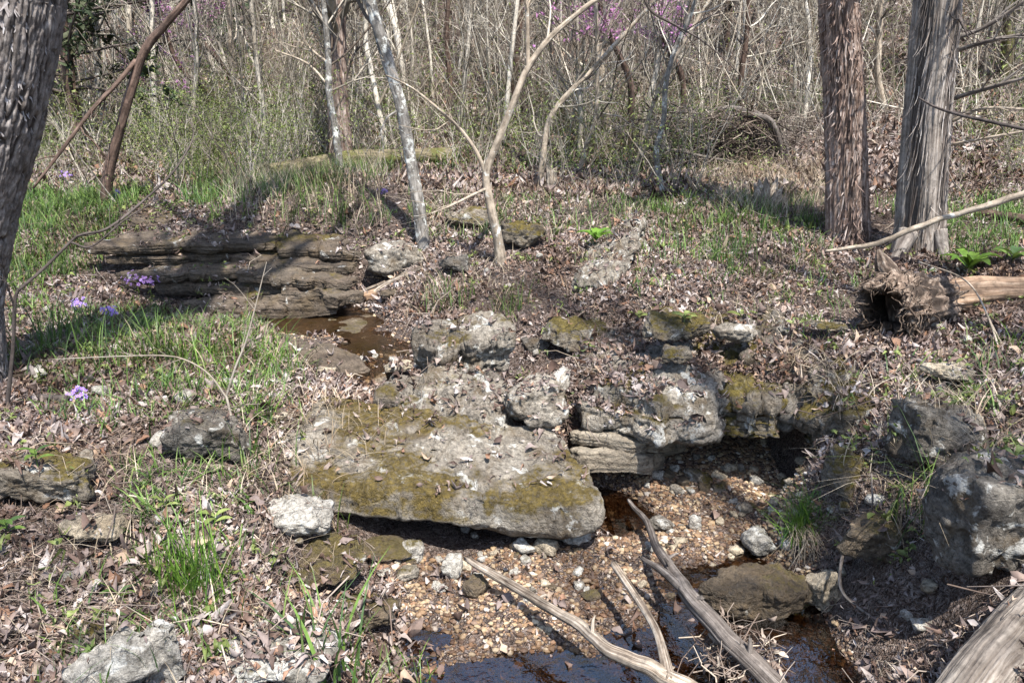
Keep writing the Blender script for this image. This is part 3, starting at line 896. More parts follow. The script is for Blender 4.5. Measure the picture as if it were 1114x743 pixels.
# --- left bank
for a in [
    (215, 512, 92, 66, 'dark', 'dark rock with white lichen patches on the left bank', 71, 0.7, 0.1, .06),
    (28, 560, 100, 68, 'mossy', 'mossy rock at the foot of the thick oak', 72, 0.7, 0.1, .06),
    (318, 598, 86, 56, 'pale', 'pale grey rock at the left end of the mossy slab', 73, 0.7, -0.15, .05),
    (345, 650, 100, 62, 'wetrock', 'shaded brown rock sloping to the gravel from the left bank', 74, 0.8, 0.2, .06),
    (92, 600, 66, 36, 'tan', 'tan half buried stone among leaves on the left', 75, 0.7, 0.0, .05),
    (290, 768, 130, 92, 'white', 'white crusted boulder at the bottom edge left of the creek', 76, 0.8, 0.3, .06),
    (74, 635, 20, 14, 'white', 'small whitish stone in the leaves left of the grass clump', 78, 0.8, 0.0, .06),
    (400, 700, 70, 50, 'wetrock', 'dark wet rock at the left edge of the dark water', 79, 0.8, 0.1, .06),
]:
    rock_px(a[0], a[1], a[2], a[3], a[4], a[5], a[6], k=a[7], rz=a[8], rough=a[9], sub=5, flag=.05 if a[0] == 292 else .2, up=.02 if a[0] == 292 else .035)
slab([W(84, 722, .41), W(110, 700, .43), W(150, 688, .44), W(176, 668, .45), W(205, 672, .43), W(196, 694, .41), W(150, 706, .41), W(100, 728, .40)], 0.12, 29, 'pale', 'long whitish rock ridge low on the left bank', under=0.04, layers=0.02, flag=0.04, rough=0.02)
slab([W(60, 700, .38), W(90, 672, .41), W(140, 668, .41), (W(150, 682, .40)), W(110, 696, .38)], 0.07, 30, 'mossy', 'mossy grey rock behind the long whitish ridge', under=0.04, flag=0.3, rough=0.02)
# --- stepped ledges at the head of the pool
_T = [
    ([(88, 268, .735), (140, 253, .78), (235, 251, .78), (305, 254, .78), (302, 263, .755), (200, 266, .75)], .05, 'long top step of the brown ledges'),
    ([(296, 262, .755), (320, 252, .78), (372, 258, .75), (390, 274, .69), (350, 274, .70), (310, 270, .72)], .055, 'tan broken right end of the top ledge step'),
    ([(98, 283, .665), (160, 270, .70), (262, 268, .705), (300, 272, .695), (262, 279, .675), (180, 283, .665)], .045, 'second step of the brown ledges, left part'),
    ([(250, 281, .67), (285, 270, .70), (352, 276, .68), (392, 286, .63), (380, 293, .61), (300, 288, .64)], .05, 'second step of the brown ledges, right part'),
    ([(120, 298, .59), (180, 284, .635), (262, 284, .635), (268, 294, .605), (190, 299, .59)], .05, 'left slab of the middle ledge step'),
    ([(255, 297, .60), (280, 286, .63), (350, 290, .61), (388, 300, .565), (380, 307, .55), (300, 303, .57)], .05, 'right slab of the middle ledge step'),
    ([(165, 313, .52), (230, 300, .56), (300, 304, .55), (312, 312, .525), (240, 317, .51)], .06, 'left slab of the lowest ledge step'),
    ([(300, 315, .515), (320, 306, .54), (376, 309, .53), (392, 319, .49), (360, 324, .475), (320, 322, .48)], .07, 'right slab of the lowest ledge step at the pool'),
    ([(190, 328, .44), (260, 316, .48), (335, 323, .46), (372, 327, .44), (325, 334, .40), (250, 336, .40)], .08, 'wet foot slab of the ledges at the pool'),
]
for i, (pts, th, lb) in enumerate(_T):
    back = [0, .02, .09, .07, .02, .0, .10, .05, .0][i]
    slab([W(*p) + np.array([0, back, 0]) for p in pts], th, 80 + i, 'ledge', lb, under=0.07, bulge=0.003, rough=0.008, layers=0.035, flag=0.20, jag=0.08, name='rock', cat='rock', edge=0.10, N=260, sidek=.7)
slab([W(285, 345, .318), W(330, 335, .322), W(400, 337, .322), W(436, 362, .318), W(432, 392, .312), W(395, 404, .312), W(345, 388, .315), W(300, 366, .318)], 0.05, 97, 'wetrock', 'wet brown bedrock floor of the upper pool', under=0.02, bulge=0.006, rough=0.007, layers=0.01, flag=0.02, jag=0.06, edge=.2)
slab([W(130, 232, .84), W(170, 222, .87), W(200, 226, .85), W(190, 236, .82), W(145, 240, .81)], 0.07, 90, 'ledge', 'small dark ledge upstream among green grass', under=0.05, layers=0.04, flag=0.2, name='rock', cat='rock')
# --- single stones on the gravel
for i, a in enumerate([
    (447, 614, 28, 30, 'pale', 'upright pale stone under the front of the mossy slab'), (442, 634, 26, 20, 'grey', 'rounded grey stone in front of the upright pale one'),
    (492, 632, 28, 30, 'pale', 'pale cracked stone on the sunny gravel'), (568, 606, 26, 20, 'pale', 'pale stone tucked under the slab front edge'),
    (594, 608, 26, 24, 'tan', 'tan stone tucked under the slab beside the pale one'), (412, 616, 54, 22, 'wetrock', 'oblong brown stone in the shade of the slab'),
    (518, 652, 30, 26, 'wetrock', 'dark wet stone by the end of the grey branch'), (828, 610, 38, 32, 'white', 'white topped stone beside the flat brown one'),
    (722, 580, 28, 20, 'dark', 'dark stone left of the fork of the dark branch'), (756, 578, 14, 18, 'pale', 'little pale stone on the gravel behind the dark branch'),
    (802, 606, 18, 12, 'tan', 'little tan stone left of the white topped stone'), (700, 496, 30, 26, 'tan', 'tan stone below the bedding layers'),
    (760, 528, 26, 20, 'mossy', 'green mossy stone in the hollow'), (620, 598, 40, 24, 'pale', 'pale flat stone at the right corner of the mossy slab'),
    (645, 655, 22, 12, 'wetrock', 'small dark stone between the two branches'), (905, 560, 12, 10, 'white', 'tiny white stone by the hanging grass clump'), (856, 600, 16, 16, 'white', 'small white stone left of the hanging grass clump'),
    (593, 690, 20, 10, 'tan', 'tan pebble at the edge of the blue water')]):
    rock_px(a[0], a[1], a[2], a[3], a[4], a[5], 100 + i, k=0.75, rz=i * 0.7, sub=4, rough=0.05, sharp=12, flag=0.0, name='stone', sink=0.3)

# loose cobbles, copies of six shapes
protos = []
for i in range(6):
    V, T = boulder_shape((1.0, 0.8, 0.6), 200 + i, 3, 10, 0.05)
    me = MB().add(V, None, T).mesh('cobble')
    me.materials.append(M[['tan', 'pale', 'grey', 'tan', 'wetrock', 'pale'][i]])
    protos.append(me)
n = 0
rg = np.random.default_rng(5)
for zone, cnt, s0, s1, lb in [([(690, 495), (880, 500), (870, 560), (790, 560), (700, 530)], 46, .025, .07, 'loose cobble on the stony floor under the overhanging ledge'),
                              ([(430, 600), (640, 606), (640, 650), (560, 660), (440, 660)], 34, .02, .05, 'loose cobble on the sunny gravel before the mossy slab'),
                              ([(390, 385), (450, 385), (450, 420), (400, 425)], 14, .03, .06, 'loose cobble at the spill of the upper pool'),
                              ([(640, 560), (860, 560), (860, 620), (700, 660)], 26, .02, .05, 'loose cobble in the shallow creek beside the dark branch')]:
    k = 0
    while k < cnt:
        xs = [p[0] for p in zone]; ys = [p[1] for p in zone]
        x, y = rg.uniform(min(xs), max(xs)), rg.uniform(min(ys), max(ys))
        if not in_poly(np.array([x]), np.array([y]), zone)[0]: continue
        g = G(x, y)
        s = rg.uniform(s0, s1)
        o = bpy.data.objects.new('cobble', protos[rg.integers(6)])
        COL.objects.link(o)
        o.location = (g[0], g[1], g[2] + s * 0.18)
        o.rotation_euler = (rg.uniform(-.3, .3), rg.uniform(-.3, .3), rg.uniform(0, 6.3))
        o.scale = (s, s, s)
        tag(o, lb, 'stone', 'loose cobbles: ' + lb.split(' on ')[-1].split(' at ')[-1].split(' in ')[-1])
        k += 1

k = 0
while k < 70:
    x, y = rg.uniform(30, 1100), rg.uniform(260, 735)
    g = G(x, y)
    q = (np.array([g[0]]), np.array([g[1]]))
    if in_poly(*q, LOW)[0] or in_poly(*q, POOL)[0] or in_poly(*q, HOL)[0]: continue
    s = rg.uniform(.025, .075) * (1.25 if x > 560 else 1)
    o = bpy.data.objects.new('stone', protos[[1, 2, 1, 5, 0][k % 5]])
    COL.objects.link(o)
    o.location = (g[0], g[1], g[2] + s * .12 + .016)
    o.rotation_euler = (rg.uniform(-.4, .4), rg.uniform(-.4, .4), rg.uniform(0, 6.3))
    o.scale = (s * rg.uniform(.9, 1.5), s, s * rg.uniform(.7, 1.2))
    tag(o, 'small pale stone lying loose in the leaf litter', 'stone', 'pale stones in the leaf litter')
    k += 1

BVH = BVHTree.FromPolygons(ROCKV, ROCKF, all_triangles=False)


def drop(x, y):
    """Height, normal and landing chance where something falling at (x, y) comes to rest."""
    z = Hz(x, y); nn = Hn(x, y); fl = np.ones(len(x))
    for i in range(len(x)):
        if abs(x[i]) > 3.4 or y[i] < 1.0 or y[i] > 7.2: continue
        hit = BVH.ray_cast(Vector((x[i], y[i], 2.0)), Vector((0, 0, -1)))
        if hit[0] is not None and hit[0].z > z[i]:
            z[i] = hit[0].z; nn[i] = hit[1] if hit[1].z > 0 else -hit[1]; fl[i] = ROCKID[hit[2]]
    return z, nn, fl


# ------------------------------------------------------------------ gravel (stuff)
def scatter_poly(poly, n, rng):
    poly = np.array(poly)
    lo, hi = poly.min(0), poly.max(0)
    out = []
    while sum(len(o) for o in out) < n:
        p = rng.uniform(lo, hi, (n, 2))
        out.append(p[in_poly(p[:, 0], p[:, 1], poly)])
    return np.concatenate(out)[:n]


rg = np.random.default_rng(9)
p = np.vstack([scatter_poly(LOW, 36000, rg), scatter_poly(POOL, 1500, rg)])
z = Hz(p[:, 0], p[:, 1])
D, T = ico(1)
n = len(p)
s = np.exp(np.clip(rg.normal(math.log(0.0046), 0.55, n), -7, -4.2))
loc = np.column_stack([p, z + s * 0.25 - 0.001])
sh = D[None] * (1 + 0.20 * rg.normal(size=(n, len(D), 1))) * np.stack([s, s * rg.uniform(.6, 1, n), s * rg.uniform(.4, .75, n)], -1)[:, None]
an = rg.uniform(0, 2 * PI, n)
ca, sa = np.cos(an)[:, None], np.sin(an)[:, None]
sh = np.stack([sh[..., 0] * ca - sh[..., 1] * sa, sh[..., 0] * sa + sh[..., 1] * ca, sh[..., 2]], -1)
V = sh + loc[:, None]
F = (T[None] + (np.arange(n) * len(D))[:, None, None]).reshape(-1, 3)
tag(MB().add(V, None, F).build('gravel', M['gravel'], smooth=False), 'reddish and cream gravel on the creek bed', kind='stuff')


# ------------------------------------------------------------------ dead leaves (stuff)
def leaves(mb, p, z, nn, size, rng, rows=5, tilt=0.45, lift=0.02):
    n = len(p)
    L = size * np.exp(np.clip(rng.normal(0, .36, n), -1, .6))
    Wd = L * np.exp(rng.normal(math.log(.36), .38, n))
    t = np.linspace(0, 1, rows)
    prof = np.sin(PI * np.clip(t, 0.03, 0.97)) ** 0.75
    lob = 1 + 0.35 * rng.normal(size=(n, rows)) * np.array([0] + [1] * (rows - 2) + [0])
    wd = prof[None] * np.clip(lob, 0.35, 1.6) * Wd[:, None] * 0.5
    curl = rng.normal(0, 1.9, n)          # bend along the length
    fold = rng.normal(0.3, 0.8, n)       # fold along the midrib
    xx = (t[None] - 0.5) * L[:, None]
    zc = curl[:, None] * (xx ** 2) / np.maximum(L[:, None], 1e-6) * 1.2 + rng.normal(0, 0.06, (n, rows)) * L[:, None]
    side = fold[:, None] * wd
    tw = rng.normal(0, 0.25, (n, 1)) * xx / L[:, None] * Wd[:, None]
    G_ = np.stack([np.stack([xx, -wd, zc + side + tw], -1), np.stack([xx, wd * 0, zc], -1), np.stack([xx, wd, zc + side - tw], -1)], 2)   # n, rows, 3, 3
    ca = rng.uniform(0, 2 * PI, n)
    up = nrm(nn + rng.normal(0, tilt, (n, 3)) * np.array([1, 1, 0.35]))
    rx = np.stack([np.cos(ca), np.sin(ca), np.zeros(n)], -1)
    ax = nrm(rx - up * (rx * up).sum(1, keepdims=True))
    ay = np.cross(up, ax)
    B = np.stack([ax, ay, up], 1)
    V = np.einsum('nrkc,ncd->nrkd', G_, B)
    low = V[..., 2].reshape(n, -1).min(1)
    V[..., 0] += p[:, 0][:, None, None]; V[..., 1] += p[:, 1][:, None, None]
    V[..., 2] += (z - 0.45 * low + rng.uniform(0, lift, n))[:, None, None]
    f = grid_faces(rows, 3)
    Q = (f[None] + (np.arange(n) * rows * 3)[:, None, None]).reshape(-1, 4)
    mb.add(V, Q)


rg = np.random.default_rng(21)
lit = MB()
# near floor
n = 185000
y = 1.25 + (6.2 - 1.25) * rg.uniform(0, 1, n) ** 1.15
x = rg.uniform(-1, 1, n) * (0.72 * y + 0.9)
z, nn, fl = drop(x, y)
roof = (fl > .74) & (fl < .76)
wet = in_poly(x, y, POOL) | ((in_poly(x, y, LOW) | in_poly(x, y, HOL)) & ~roof)
fl = np.where(roof & (y < 3.17 + .06 * np.sin(x * 9)), .10, fl)
keep = ~wet | (rg.uniform(size=n) < 0.035)
x, y, z, nn, fl = x[keep], y[keep], z[keep], nn[keep], fl[keep]
patch = fbm(np.column_stack([x * 1.6, y * 1.6, np.zeros(len(x))]), 3)
k2 = rg.uniform(size=len(x)) < np.clip(0.72 + 0.9 * patch, 0.10, 1)
x, y, z, nn, fl = x[k2], y[k2], z[k2], nn[k2], fl[k2]
k3 = rg.uniform(size=len(x)) < fl
x, y, z, nn = x[k3], y[k3], z[k3], nn[k3]
leaves(lit, np.column_stack([x, y]), z, nn, 0.030, rg, 5, 0.48, 0.018)
mb_ = rg.integers(0, len(x), 1700)
mb_ = mb_[y[mb_] > 1.9]
leaves(lit, np.column_stack([x, y])[mb_], z[mb_] + .008, nn[mb_], 0.045, rg, 7, 0.28, 0.010)
# bits and crumbs between them
m_ = rg.integers(0, len(x), 150000)
jx, jy = x[m_] + rg.normal(0, .03, len(m_)), y[m_] + rg.normal(0, .03, len(m_))
leaves(lit, np.column_stack([jx, jy]), np.maximum(z[m_], Hz(jx, jy)), nn[m_], 0.017, rg, 3, 0.6, 0.016)
# farther floor
n = 130000
y = 6.0 + 20 * rg.uniform(0, 1, n) ** 1.9
x = rg.uniform(-1, 1, n) * (0.72 * y + 1.0)
leaves(lit, np.column_stack([x, y]), Hz(x, y), Hn(x, y), 0.052, rg, 3, 0.55, 0.03)
tag(lit.build('leaf_litter', M['litter']), 'dead grey brown oak leaves carpeting the forest floor', kind='stuff')

# fallen twigs and pine straw on the floor (stuff)
tw = MB()
n = 22000
y = 1.3 + 6.5 * rg.uniform(0, 1, n) ** 1.2
x = rg.uniform(-1, 1, n) * (0.7 * y + 0.8)
k = ~(in_poly(x, y, LOW) | in_poly(x, y, POOL))
x, y = x[k], y[k]; n = len(x)
z, nn, fl = drop(x, y)
k = rg.uniform(size=n) < np.clip(fl * 1.4, 0.03, 1)
x, y, z, nn = x[k], y[k], z[k], nn[k]; n = len(x)
an = rg.uniform(0, 2 * PI, n)
d = np.stack([np.cos(an), np.sin(an), rg.normal(0.04, 0.16, n)], -1)
d = nrm(d - nn * (d * nn).sum(1, keepdims=True) * 0.8)
L = np.minimum(np.exp(rg.normal(math.log(0.085), 0.6, n)), .34)
K = 5
tt = np.linspace(-.5, .5, K)
P = np.stack([x, y, z + 0.022], -1)[:, None] + d[:, None] * (tt[None] * L[:, None])[..., None] + rg.normal(0, 0.075, (n, K, 3)) * L[:, None, None]
R = np.clip(L * 0.0075, 0.0006, 0.004)[:, None] * np.linspace(1.1, .6, K)[None]
tubes(tw, P, R, 4)
tag(tw.build('fallen_twigs', M['litterstick']), 'thin fallen twigs lying in the leaf litter', kind='stuff')


# ------------------------------------------------------------------ grass
def blades(mb, base, hgt, wid, lean, rng, K=6):
    """base (n,3); curved tapering blades."""
    n = len(base)
    an = rng.uniform(0, 2 * PI, n)
    dr = np.stack([np.cos(an), np.sin(an), np.zeros(n)], -1)
    sd_ = np.stack([-np.sin(an + rng.normal(0, .5, n)), np.cos(an), np.zeros(n)], -1)
    t = np.linspace(0, 1, K)
    bend = lean * rng.uniform(0.3, 1.5, n)
    H = hgt * rng.uniform(0.5, 1.15, n)
    hz = (t[None] ** 1.9) * (bend * H)[:, None]
    zz = H[:, None] * (t[None] - 0.28 * np.clip(bend, 0, 2)[:, None] * t[None] ** 2.6)
    ctr = base[:, None] + dr[:, None] * hz[..., None] + np.array([0, 0, 1.0]) * zz[..., None]
    wv = (wid * rng.uniform(.6, 1.2, n))[:, None] * (1 - t[None] ** 2.2 * 0.93)
    V = np.stack([ctr - sd_[:, None] * wv[..., None] * .5, ctr + sd_[:, None] * wv[..., None] * .5], 2)
    f = grid_faces(K, 2)
    Q = (f[None] + (np.arange(n) * K * 2)[:, None, None]).reshape(-1, 4)
    mb.add(V, Q)


def tuft(px, py, hpx, n, label, mat='grass', spread=0.05, lean=0.45, wid=0.0045, straw=0.0, seed=0, at=None, group=None):
    rng = np.random.default_rng(300 + seed)
    g = G(px, py) if at is None else np.asarray(at, float)
    t = g[1] / ray(px, py)[1]
    h = hpx / F_PX * t
    root = empty('grass_tuft', g, label, 'grass tuft', group)
    x = g[0] + rng.normal(0, spread, n); y = g[1] + rng.normal(0, spread, n)
    z, _, _ = drop(x, y)
    z = np.clip(z, g[2] - 0.05, g[2] + 0.06) - 0.01
    b = MB(); blades(b, np.stack([x, y, z], -1), h, wid, lean, rng); b.build('blades', M[mat], root, smooth=True)
    if straw:
        m_ = int(n * straw)
        x = g[0] + rng.normal(0, spread * 1.2, m_); y = g[1] + rng.normal(0, spread * 1.2, m_)
        b = MB(); blades(b, np.stack([x, y, np.full(m_, g[2] - .01)], -1), h * 0.8, wid * .7, 1.3, rng); b.build('dead_blades', M['straw'], root)
    return root


for i, a in enumerate([
    (212, 650, 92, 150, 'tall bright grass clump standing in leaves on the left bank', 'brightgrass', .055, .4, .005, .25),
    (205, 690, 40, 60, 'short grass sprig below the tall bright clump', 'brightgrass', .04, .6, .004, .0),
    (362, 738, 120, 42, 'broad bladed dark grass at the bottom edge left of the water', 'grass', .06, .55, .0095, .1),
    (440, 742, 40, 45, 'fine grass sprouting beside the dark water', 'brightgrass', .05, .6, .004, .0),
    (130, 742, 60, 80, 'bushy grass clump at the bottom left beside the whitish rock', 'grass', .08, .6, .005, .1),
    (555, 340, 34, 60, 'green grass clump above the blocky tilted rock', 'grass', .06, .5, .005, .2),
    (480, 336, 36, 70, 'green grass clump on the slope over the pool', 'grass', .08, .6, .005, .5),
    (360, 582, 62, 18, 'few upright blades at the left end of the mossy slab', 'grass', .03, .35, .007, .6),
    (1000, 560, 130, 34, 'long limp grass hanging down the right bank', 'grass', .05, .9, .005, .5),
    (1085, 385, 44, 30, 'grass tuft beside the orange fallen log', 'brightgrass', .05, .6, .005, .0),
    (503, 520, 26, 14, 'little green sprout growing on top of the mossy slab', 'brightgrass', .015, .7, .006, .0),
    (262, 515, 60, 30, 'grass blades behind the lichen patched rock', 'grass', .07, .5, .006, .3),
    (150, 395, 66, 110, 'lush grass clump by the violet flowers on the left', 'grass', .12, .5, .006, .1),
    (215, 400, 60, 90, 'grass clump left of the forked dead stem', 'brightgrass', .11, .5, .005, .3),
    (60, 380, 66, 100, 'grass clump near the thick oak', 'grass', .13, .5, .006, .1),
    (290, 405, 64, 90, 'sunny grass clump by the upper pool edge', 'brightgrass', .09, .5, .005, .4),
    (275, 460, 40, 50, 'sparse grass clump above the mossy slab', 'brightgrass', .08, .6, .005, .4),
    (815, 370, 40, 10, 'thin grass sprig by the pale crusted rock', 'grass', .02, .4, .005, .3),
    (770, 285, 46, 60, 'tall grass clump in the leaves left of the brown cedar', 'grass', .16, .4, .006, .2),
    (60, 680, 46, 14, 'thin upright grass stems in leaves at the left edge', 'grass', .03, .3, .006, .2),
]):
    tuft(a[0], a[1], a[2], a[3], a[4], a[5], a[6], a[7], a[8], a[9], i)
# the overhanging clump at the foot of the right bank
gp = WY(870, 572, 2.62)
tr_ = tuft(870, 572, 50, 190, 'vivid green grass clump over the water with dead blades hanging below', 'brightgrass', .032, .75, .0035, 0.0, 50, at=gp)
rng = np.random.default_rng(77)
b = MB()
n = 90
x = gp[0] + rng.normal(0.01, .035, n); yb = gp[1] + rng.normal(-.02, .025, n)
Kk = 5
t = np.linspace(0, 1, Kk)
P = np.stack([x, yb, np.full(n, gp[2] + .01)], -1)[:, None] + np.stack([(rng.normal(0.015, .035, n))[:, None] * t[None] * 2, -(0.03 + .03 * rng.uniform(size=n))[:, None] * np.sqrt(t)[None] * 1.5, -(0.08 + .14 * rng.uniform(size=n))[:, None] * t[None] ** 1.3], -1)
tubes(b, P, np.full((n, Kk), .0011), 3)
b.build('hanging_dead_blades', M['straw'], tr_)

# loose grass between the tufts (stuff)
gr = MB()
rg = np.random.default_rng(33)
for zone, n, h, lean in [([(20, 330), (330, 330), (340, 420), (300, 470), (40, 470)], 1500, .10, .7), ([(0, 215), (170, 215), (110, 290), (0, 320)], 1900, .14, .6), ([(690, 225), (900, 225), (900, 290), (640, 300)], 750, .12, .5),
                         ([(440, 210), (900, 205), (900, 250), (450, 270)], 900, .11, .6), ([(180, 170), (420, 170), (420, 245), (200, 240)], 2600, .17, .6), ([(130, 430), (340, 430), (330, 600), (150, 640)], 260, .09, .7),
                         ([(620, 270), (1000, 290), (1000, 420), (640, 400)], 330, .09, .6), ([(940, 400), (1110, 400), (1050, 560), (960, 520)], 110, .13, .9), ([(950, 225), (1114, 220), (1114, 290), (1040, 290)], 700, .12, .6), ([(100, 560), (330, 560), (330, 740), (60, 740)], 260, .06, .8)]:
    wz = [G(*q)[:2] for q in zone]
    n = int(n * 1.7)
    c = scatter_poly(wz, max(8, n // 9), rg)
    p = np.repeat(c, 9, 0) + rg.normal(0, .035, (len(c) * 9, 2))
    k = ~(in_poly(p[:, 0], p[:, 1], LOW) | in_poly(p[:, 0], p[:, 1], POOL))
    p = p[k]
    z, nn, fl = drop(p[:, 0].copy(), p[:, 1].copy())
    ok = (fl > .9)
    blades(gr, np.column_stack([p, z - .005])[ok], h * 1.15, .0058, lean, rg, 5)
n = 9000
y = 7 + 7 * rg.uniform(size=n) ** 1.4; x = rg.uniform(-1, 1, n) * .72 * y
k = fbm(np.column_stack([x * .6, y * .5, np.zeros(n)]), 3) + .12 * (x < -1) > .08
blades(gr2 := MB(), np.column_stack([x, y, Hz(x, y)])[k], .18, .008, .6, rg, 5)
for V_, Q_ in zip(gr2.v, gr2.q): gr.add(V_, Q_)
tag(gr.build('grass', M['grass']), 'sparse green grass coming up through the leaves', kind='stuff')
st = MB()
for zone, n, h, lean in [([(240, 190), (420, 195), (420, 255), (250, 250)], 1500, .24, .5), ([(420, 200), (700, 200), (700, 260), (450, 270)], 900, .16, .8), ([(760, 185), (900, 180), (900, 240), (780, 240)], 1900, .20, .8),
                         ([(420, 280), (560, 280), (560, 330), (430, 330)], 300, .12, 1.0), ([(250, 430), (380, 440), (360, 560), (260, 540)], 220, .12, 1.1), ([(290, 440), (400, 450), (430, 545), (300, 560)], 170, .11, 1.3), ([(740, 400), (900, 400), (900, 450), (740, 440)], 300, .10, 1.3),
                         ([(900, 400), (1100, 420), (1060, 640), (900, 560)], 380, .14, 1.2), ([(560, 280), (900, 290), (880, 400), (600, 390)], 420, .10, 1.2), ([(20, 500), (330, 500), (330, 740), (20, 740)], 330, .12, 1.3)]:
    wz = [G(*q)[:2] for q in zone]
    p = scatter_poly(wz, n, rg)
    k = ~(in_poly(p[:, 0], p[:, 1], LOW) | in_poly(p[:, 0], p[:, 1], POOL))
    p = p[k]
    z, nn, fl = drop(p[:, 0].copy(), p[:, 1].copy())
    ok = (fl > .2) | (zone[0] == (290, 440))
    blades(st, np.column_stack([p, z - .005])[ok], h, .0032, lean, rg, 6)
tag(st.build('dry_grass', M['straw']), 'pale dead grass stalks among the leaves', kind='stuff')


# little broad leaved sprouts everywhere on the leaves (stuff)
sp = MB()
c = np.vstack([scatter_poly([G(*q)[:2] for q in zone], n, rg) for zone, n in [([(0, 300), (330, 300), (330, 740), (0, 740)], 130), ([(420, 230), (1110, 230), (1110, 450), (560, 440)], 150), ([(80, 225), (420, 225), (420, 275), (80, 275)], 110), ([(900, 440), (1110, 440), (1110, 660), (930, 640)], 50)]])
p = np.repeat(c, 7, 0) + rg.normal(0, .022, (len(c) * 7, 2))
k = ~(in_poly(p[:, 0], p[:, 1], LOW) | in_poly(p[:, 0], p[:, 1], POOL))
p = p[k]
z, nn, fl = drop(p[:, 0].copy(), p[:, 1].copy())
leaves(sp, p, z + .02 + rg.uniform(0, .03, len(p)), np.tile(np.array([0, 0, 1.0]), (len(p), 1)), .022, rg, 4, .5, .01)
tag(sp.build('sprouts', M['leafgreen']), 'small green leaved sprouts scattered over the dead leaves', kind='stuff')


# ------------------------------------------------------------------ trees
def d_oak(c, s, l, r):
    p = np.stack([c * 9.0, s * 9.0, l * 4.2], -1) * 1.15
    wv = 0.55 * fbm(np.stack([c * 3, s * 3, l * 5], -1), 3)
    q = p + wv[..., None]
    g = np.abs(vnoise(q)); g2 = np.abs(vnoise(q * np.array([1.7, 1.7, 2.3]) + 9))
    furrow = np.clip(1 - g / .30, 0, 1) ** 1.2 * .017
    furrow2 = np.clip(1 - g2 / .22, 0, 1) * .009
    return .008 - np.maximum(furrow, furrow2) + .003 * fbm(np.stack([c * 30, s * 30, l * 40], -1), 3)


def d_cedar(c, s, l, r):
    p = np.stack([c * 7.5, s * 7.5, l * 1.3], -1)
    q = np.stack([c * 22, s * 22, l * 5.0], -1)
    return 0.009 * fbm(p, 2) + 0.007 * crag(q, 1.0, 3) + .005 * fbm(q * np.array([1, 1, 2.5]), 3) + r * 0.10 * np.cos(3 * np.arctan2(s, c) + 1.2 + l * .4) * np.exp(-l * .6)


def d_flute(c, s, l, r):
    th = np.arctan2(s, c)
    q = np.stack([c * 26, s * 26, l * 3.0], -1)
    return r * 0.13 * np.cos(4 * th + .8 + .25 * l) * np.exp(-l * 0.25) + 0.006 * fbm(q, 3) + 0.004 * fbm(q * 2.2, 2)


def d_soft(c, s, l, r):
    return r * (0.10 * fbm(np.stack([c * 2, s * 2, l * 6], -1), 3) + 0.06 * fbm(np.stack([c * 5, s * 5, l * 25], -1), 2))


def d_fib(c, s, l, r):
    return r * (0.14 * fbm(np.stack([c * 1.6, s * 1.6, l * 2.5], -1), 2) + 0.12 * fbm(np.stack([c * 7, s * 7, l * 3.5], -1), 3))


def bare_crown(rng, P, R, n1, L1, n2, L2, n3, L3, tmin=.3, up=.08):
    """Leafless branches on a trunk path, three orders; P (K,3), R (K,)."""
    b = MB()
    P0, R0 = P[None], R[None]
    A, RA = grow(rng, P0, R0, n1, L1, (0.6, 1.2), 8, .42, up, .16, tmin)
    tubes(b, A, RA, 6)
    B, RB = grow(rng, A, RA, n2, L2, (0.4, 1.0), 6, .5, up * .5, .2, .2, 1, .0022)
    tubes(b, B, RB, 4)
    if n3:
        C_, RC = grow(rng, B, RB, n3, L3, (0.3, 1.0), 4, .55, .03, .22, .2, 1, .0015)
        tubes(b, C_, RC, 3)
    return b


def tree(name, base, path, radii, mat, label, cat='tree', S=48, n=160, disp=d_soft, extra=None, crown=(10, (.8, 1.6), 60, (.4, .9), 120, (.2, .5)), seed=0, tmin=.3, cmat='twig2', group=None, top=None):
    """path: world points from the ground up; the trunk carries on above the picture to `top`."""
    rng = np.random.default_rng(seed + 900)
    path = [np.asarray(p, float) for p in path]
    if top is not None:
        d = nrm(path[-1] - path[-2])
        path.append(path[-1] + d * top * .5 + np.array([0, 0, .05 * top]))
        path.append(path[-1] + d * top * .5 + np.array([0, 0, .12 * top]))
        radii = list(radii) + [radii[-1] * .75, radii[-1] * .35]
    root = empty(name, path[0], label, cat, group)
    path[0] = path[0] - np.array([0, 0, .08])
    b = MB()
    P, R = limb(b, path, radii, S, n, disp, seed)
    b.build('trunk', M[mat], root)
    if crown:
        bare_crown(rng, P[::max(1, n // 24)], R[::max(1, n // 24)], crown[0], crown[1], crown[2], crown[3], crown[4], crown[5], tmin).build('crown', M[cmat], root)
    for nm, pth, rr, mt in (extra or []):
        b = MB()
        Pp, Rr = limb(b, pth, rr, 10, 30, d_soft, seed + 3)
        q, rq = grow(rng, Pp[None], Rr[None], 7, (.15, .5), (.4, 1.0), 5, .45, .05, .2, .3, 1, .0016)
        tubes(b, q, rq, 4)
        q2, rq2 = grow(rng, q, rq, 10, (.08, .3), (.4, 1.0), 4, .5, .05, .2, .2, 1, .0012)
        tubes(b, q2, rq2, 3)
        b.build(nm, M[mt], root)
    return root


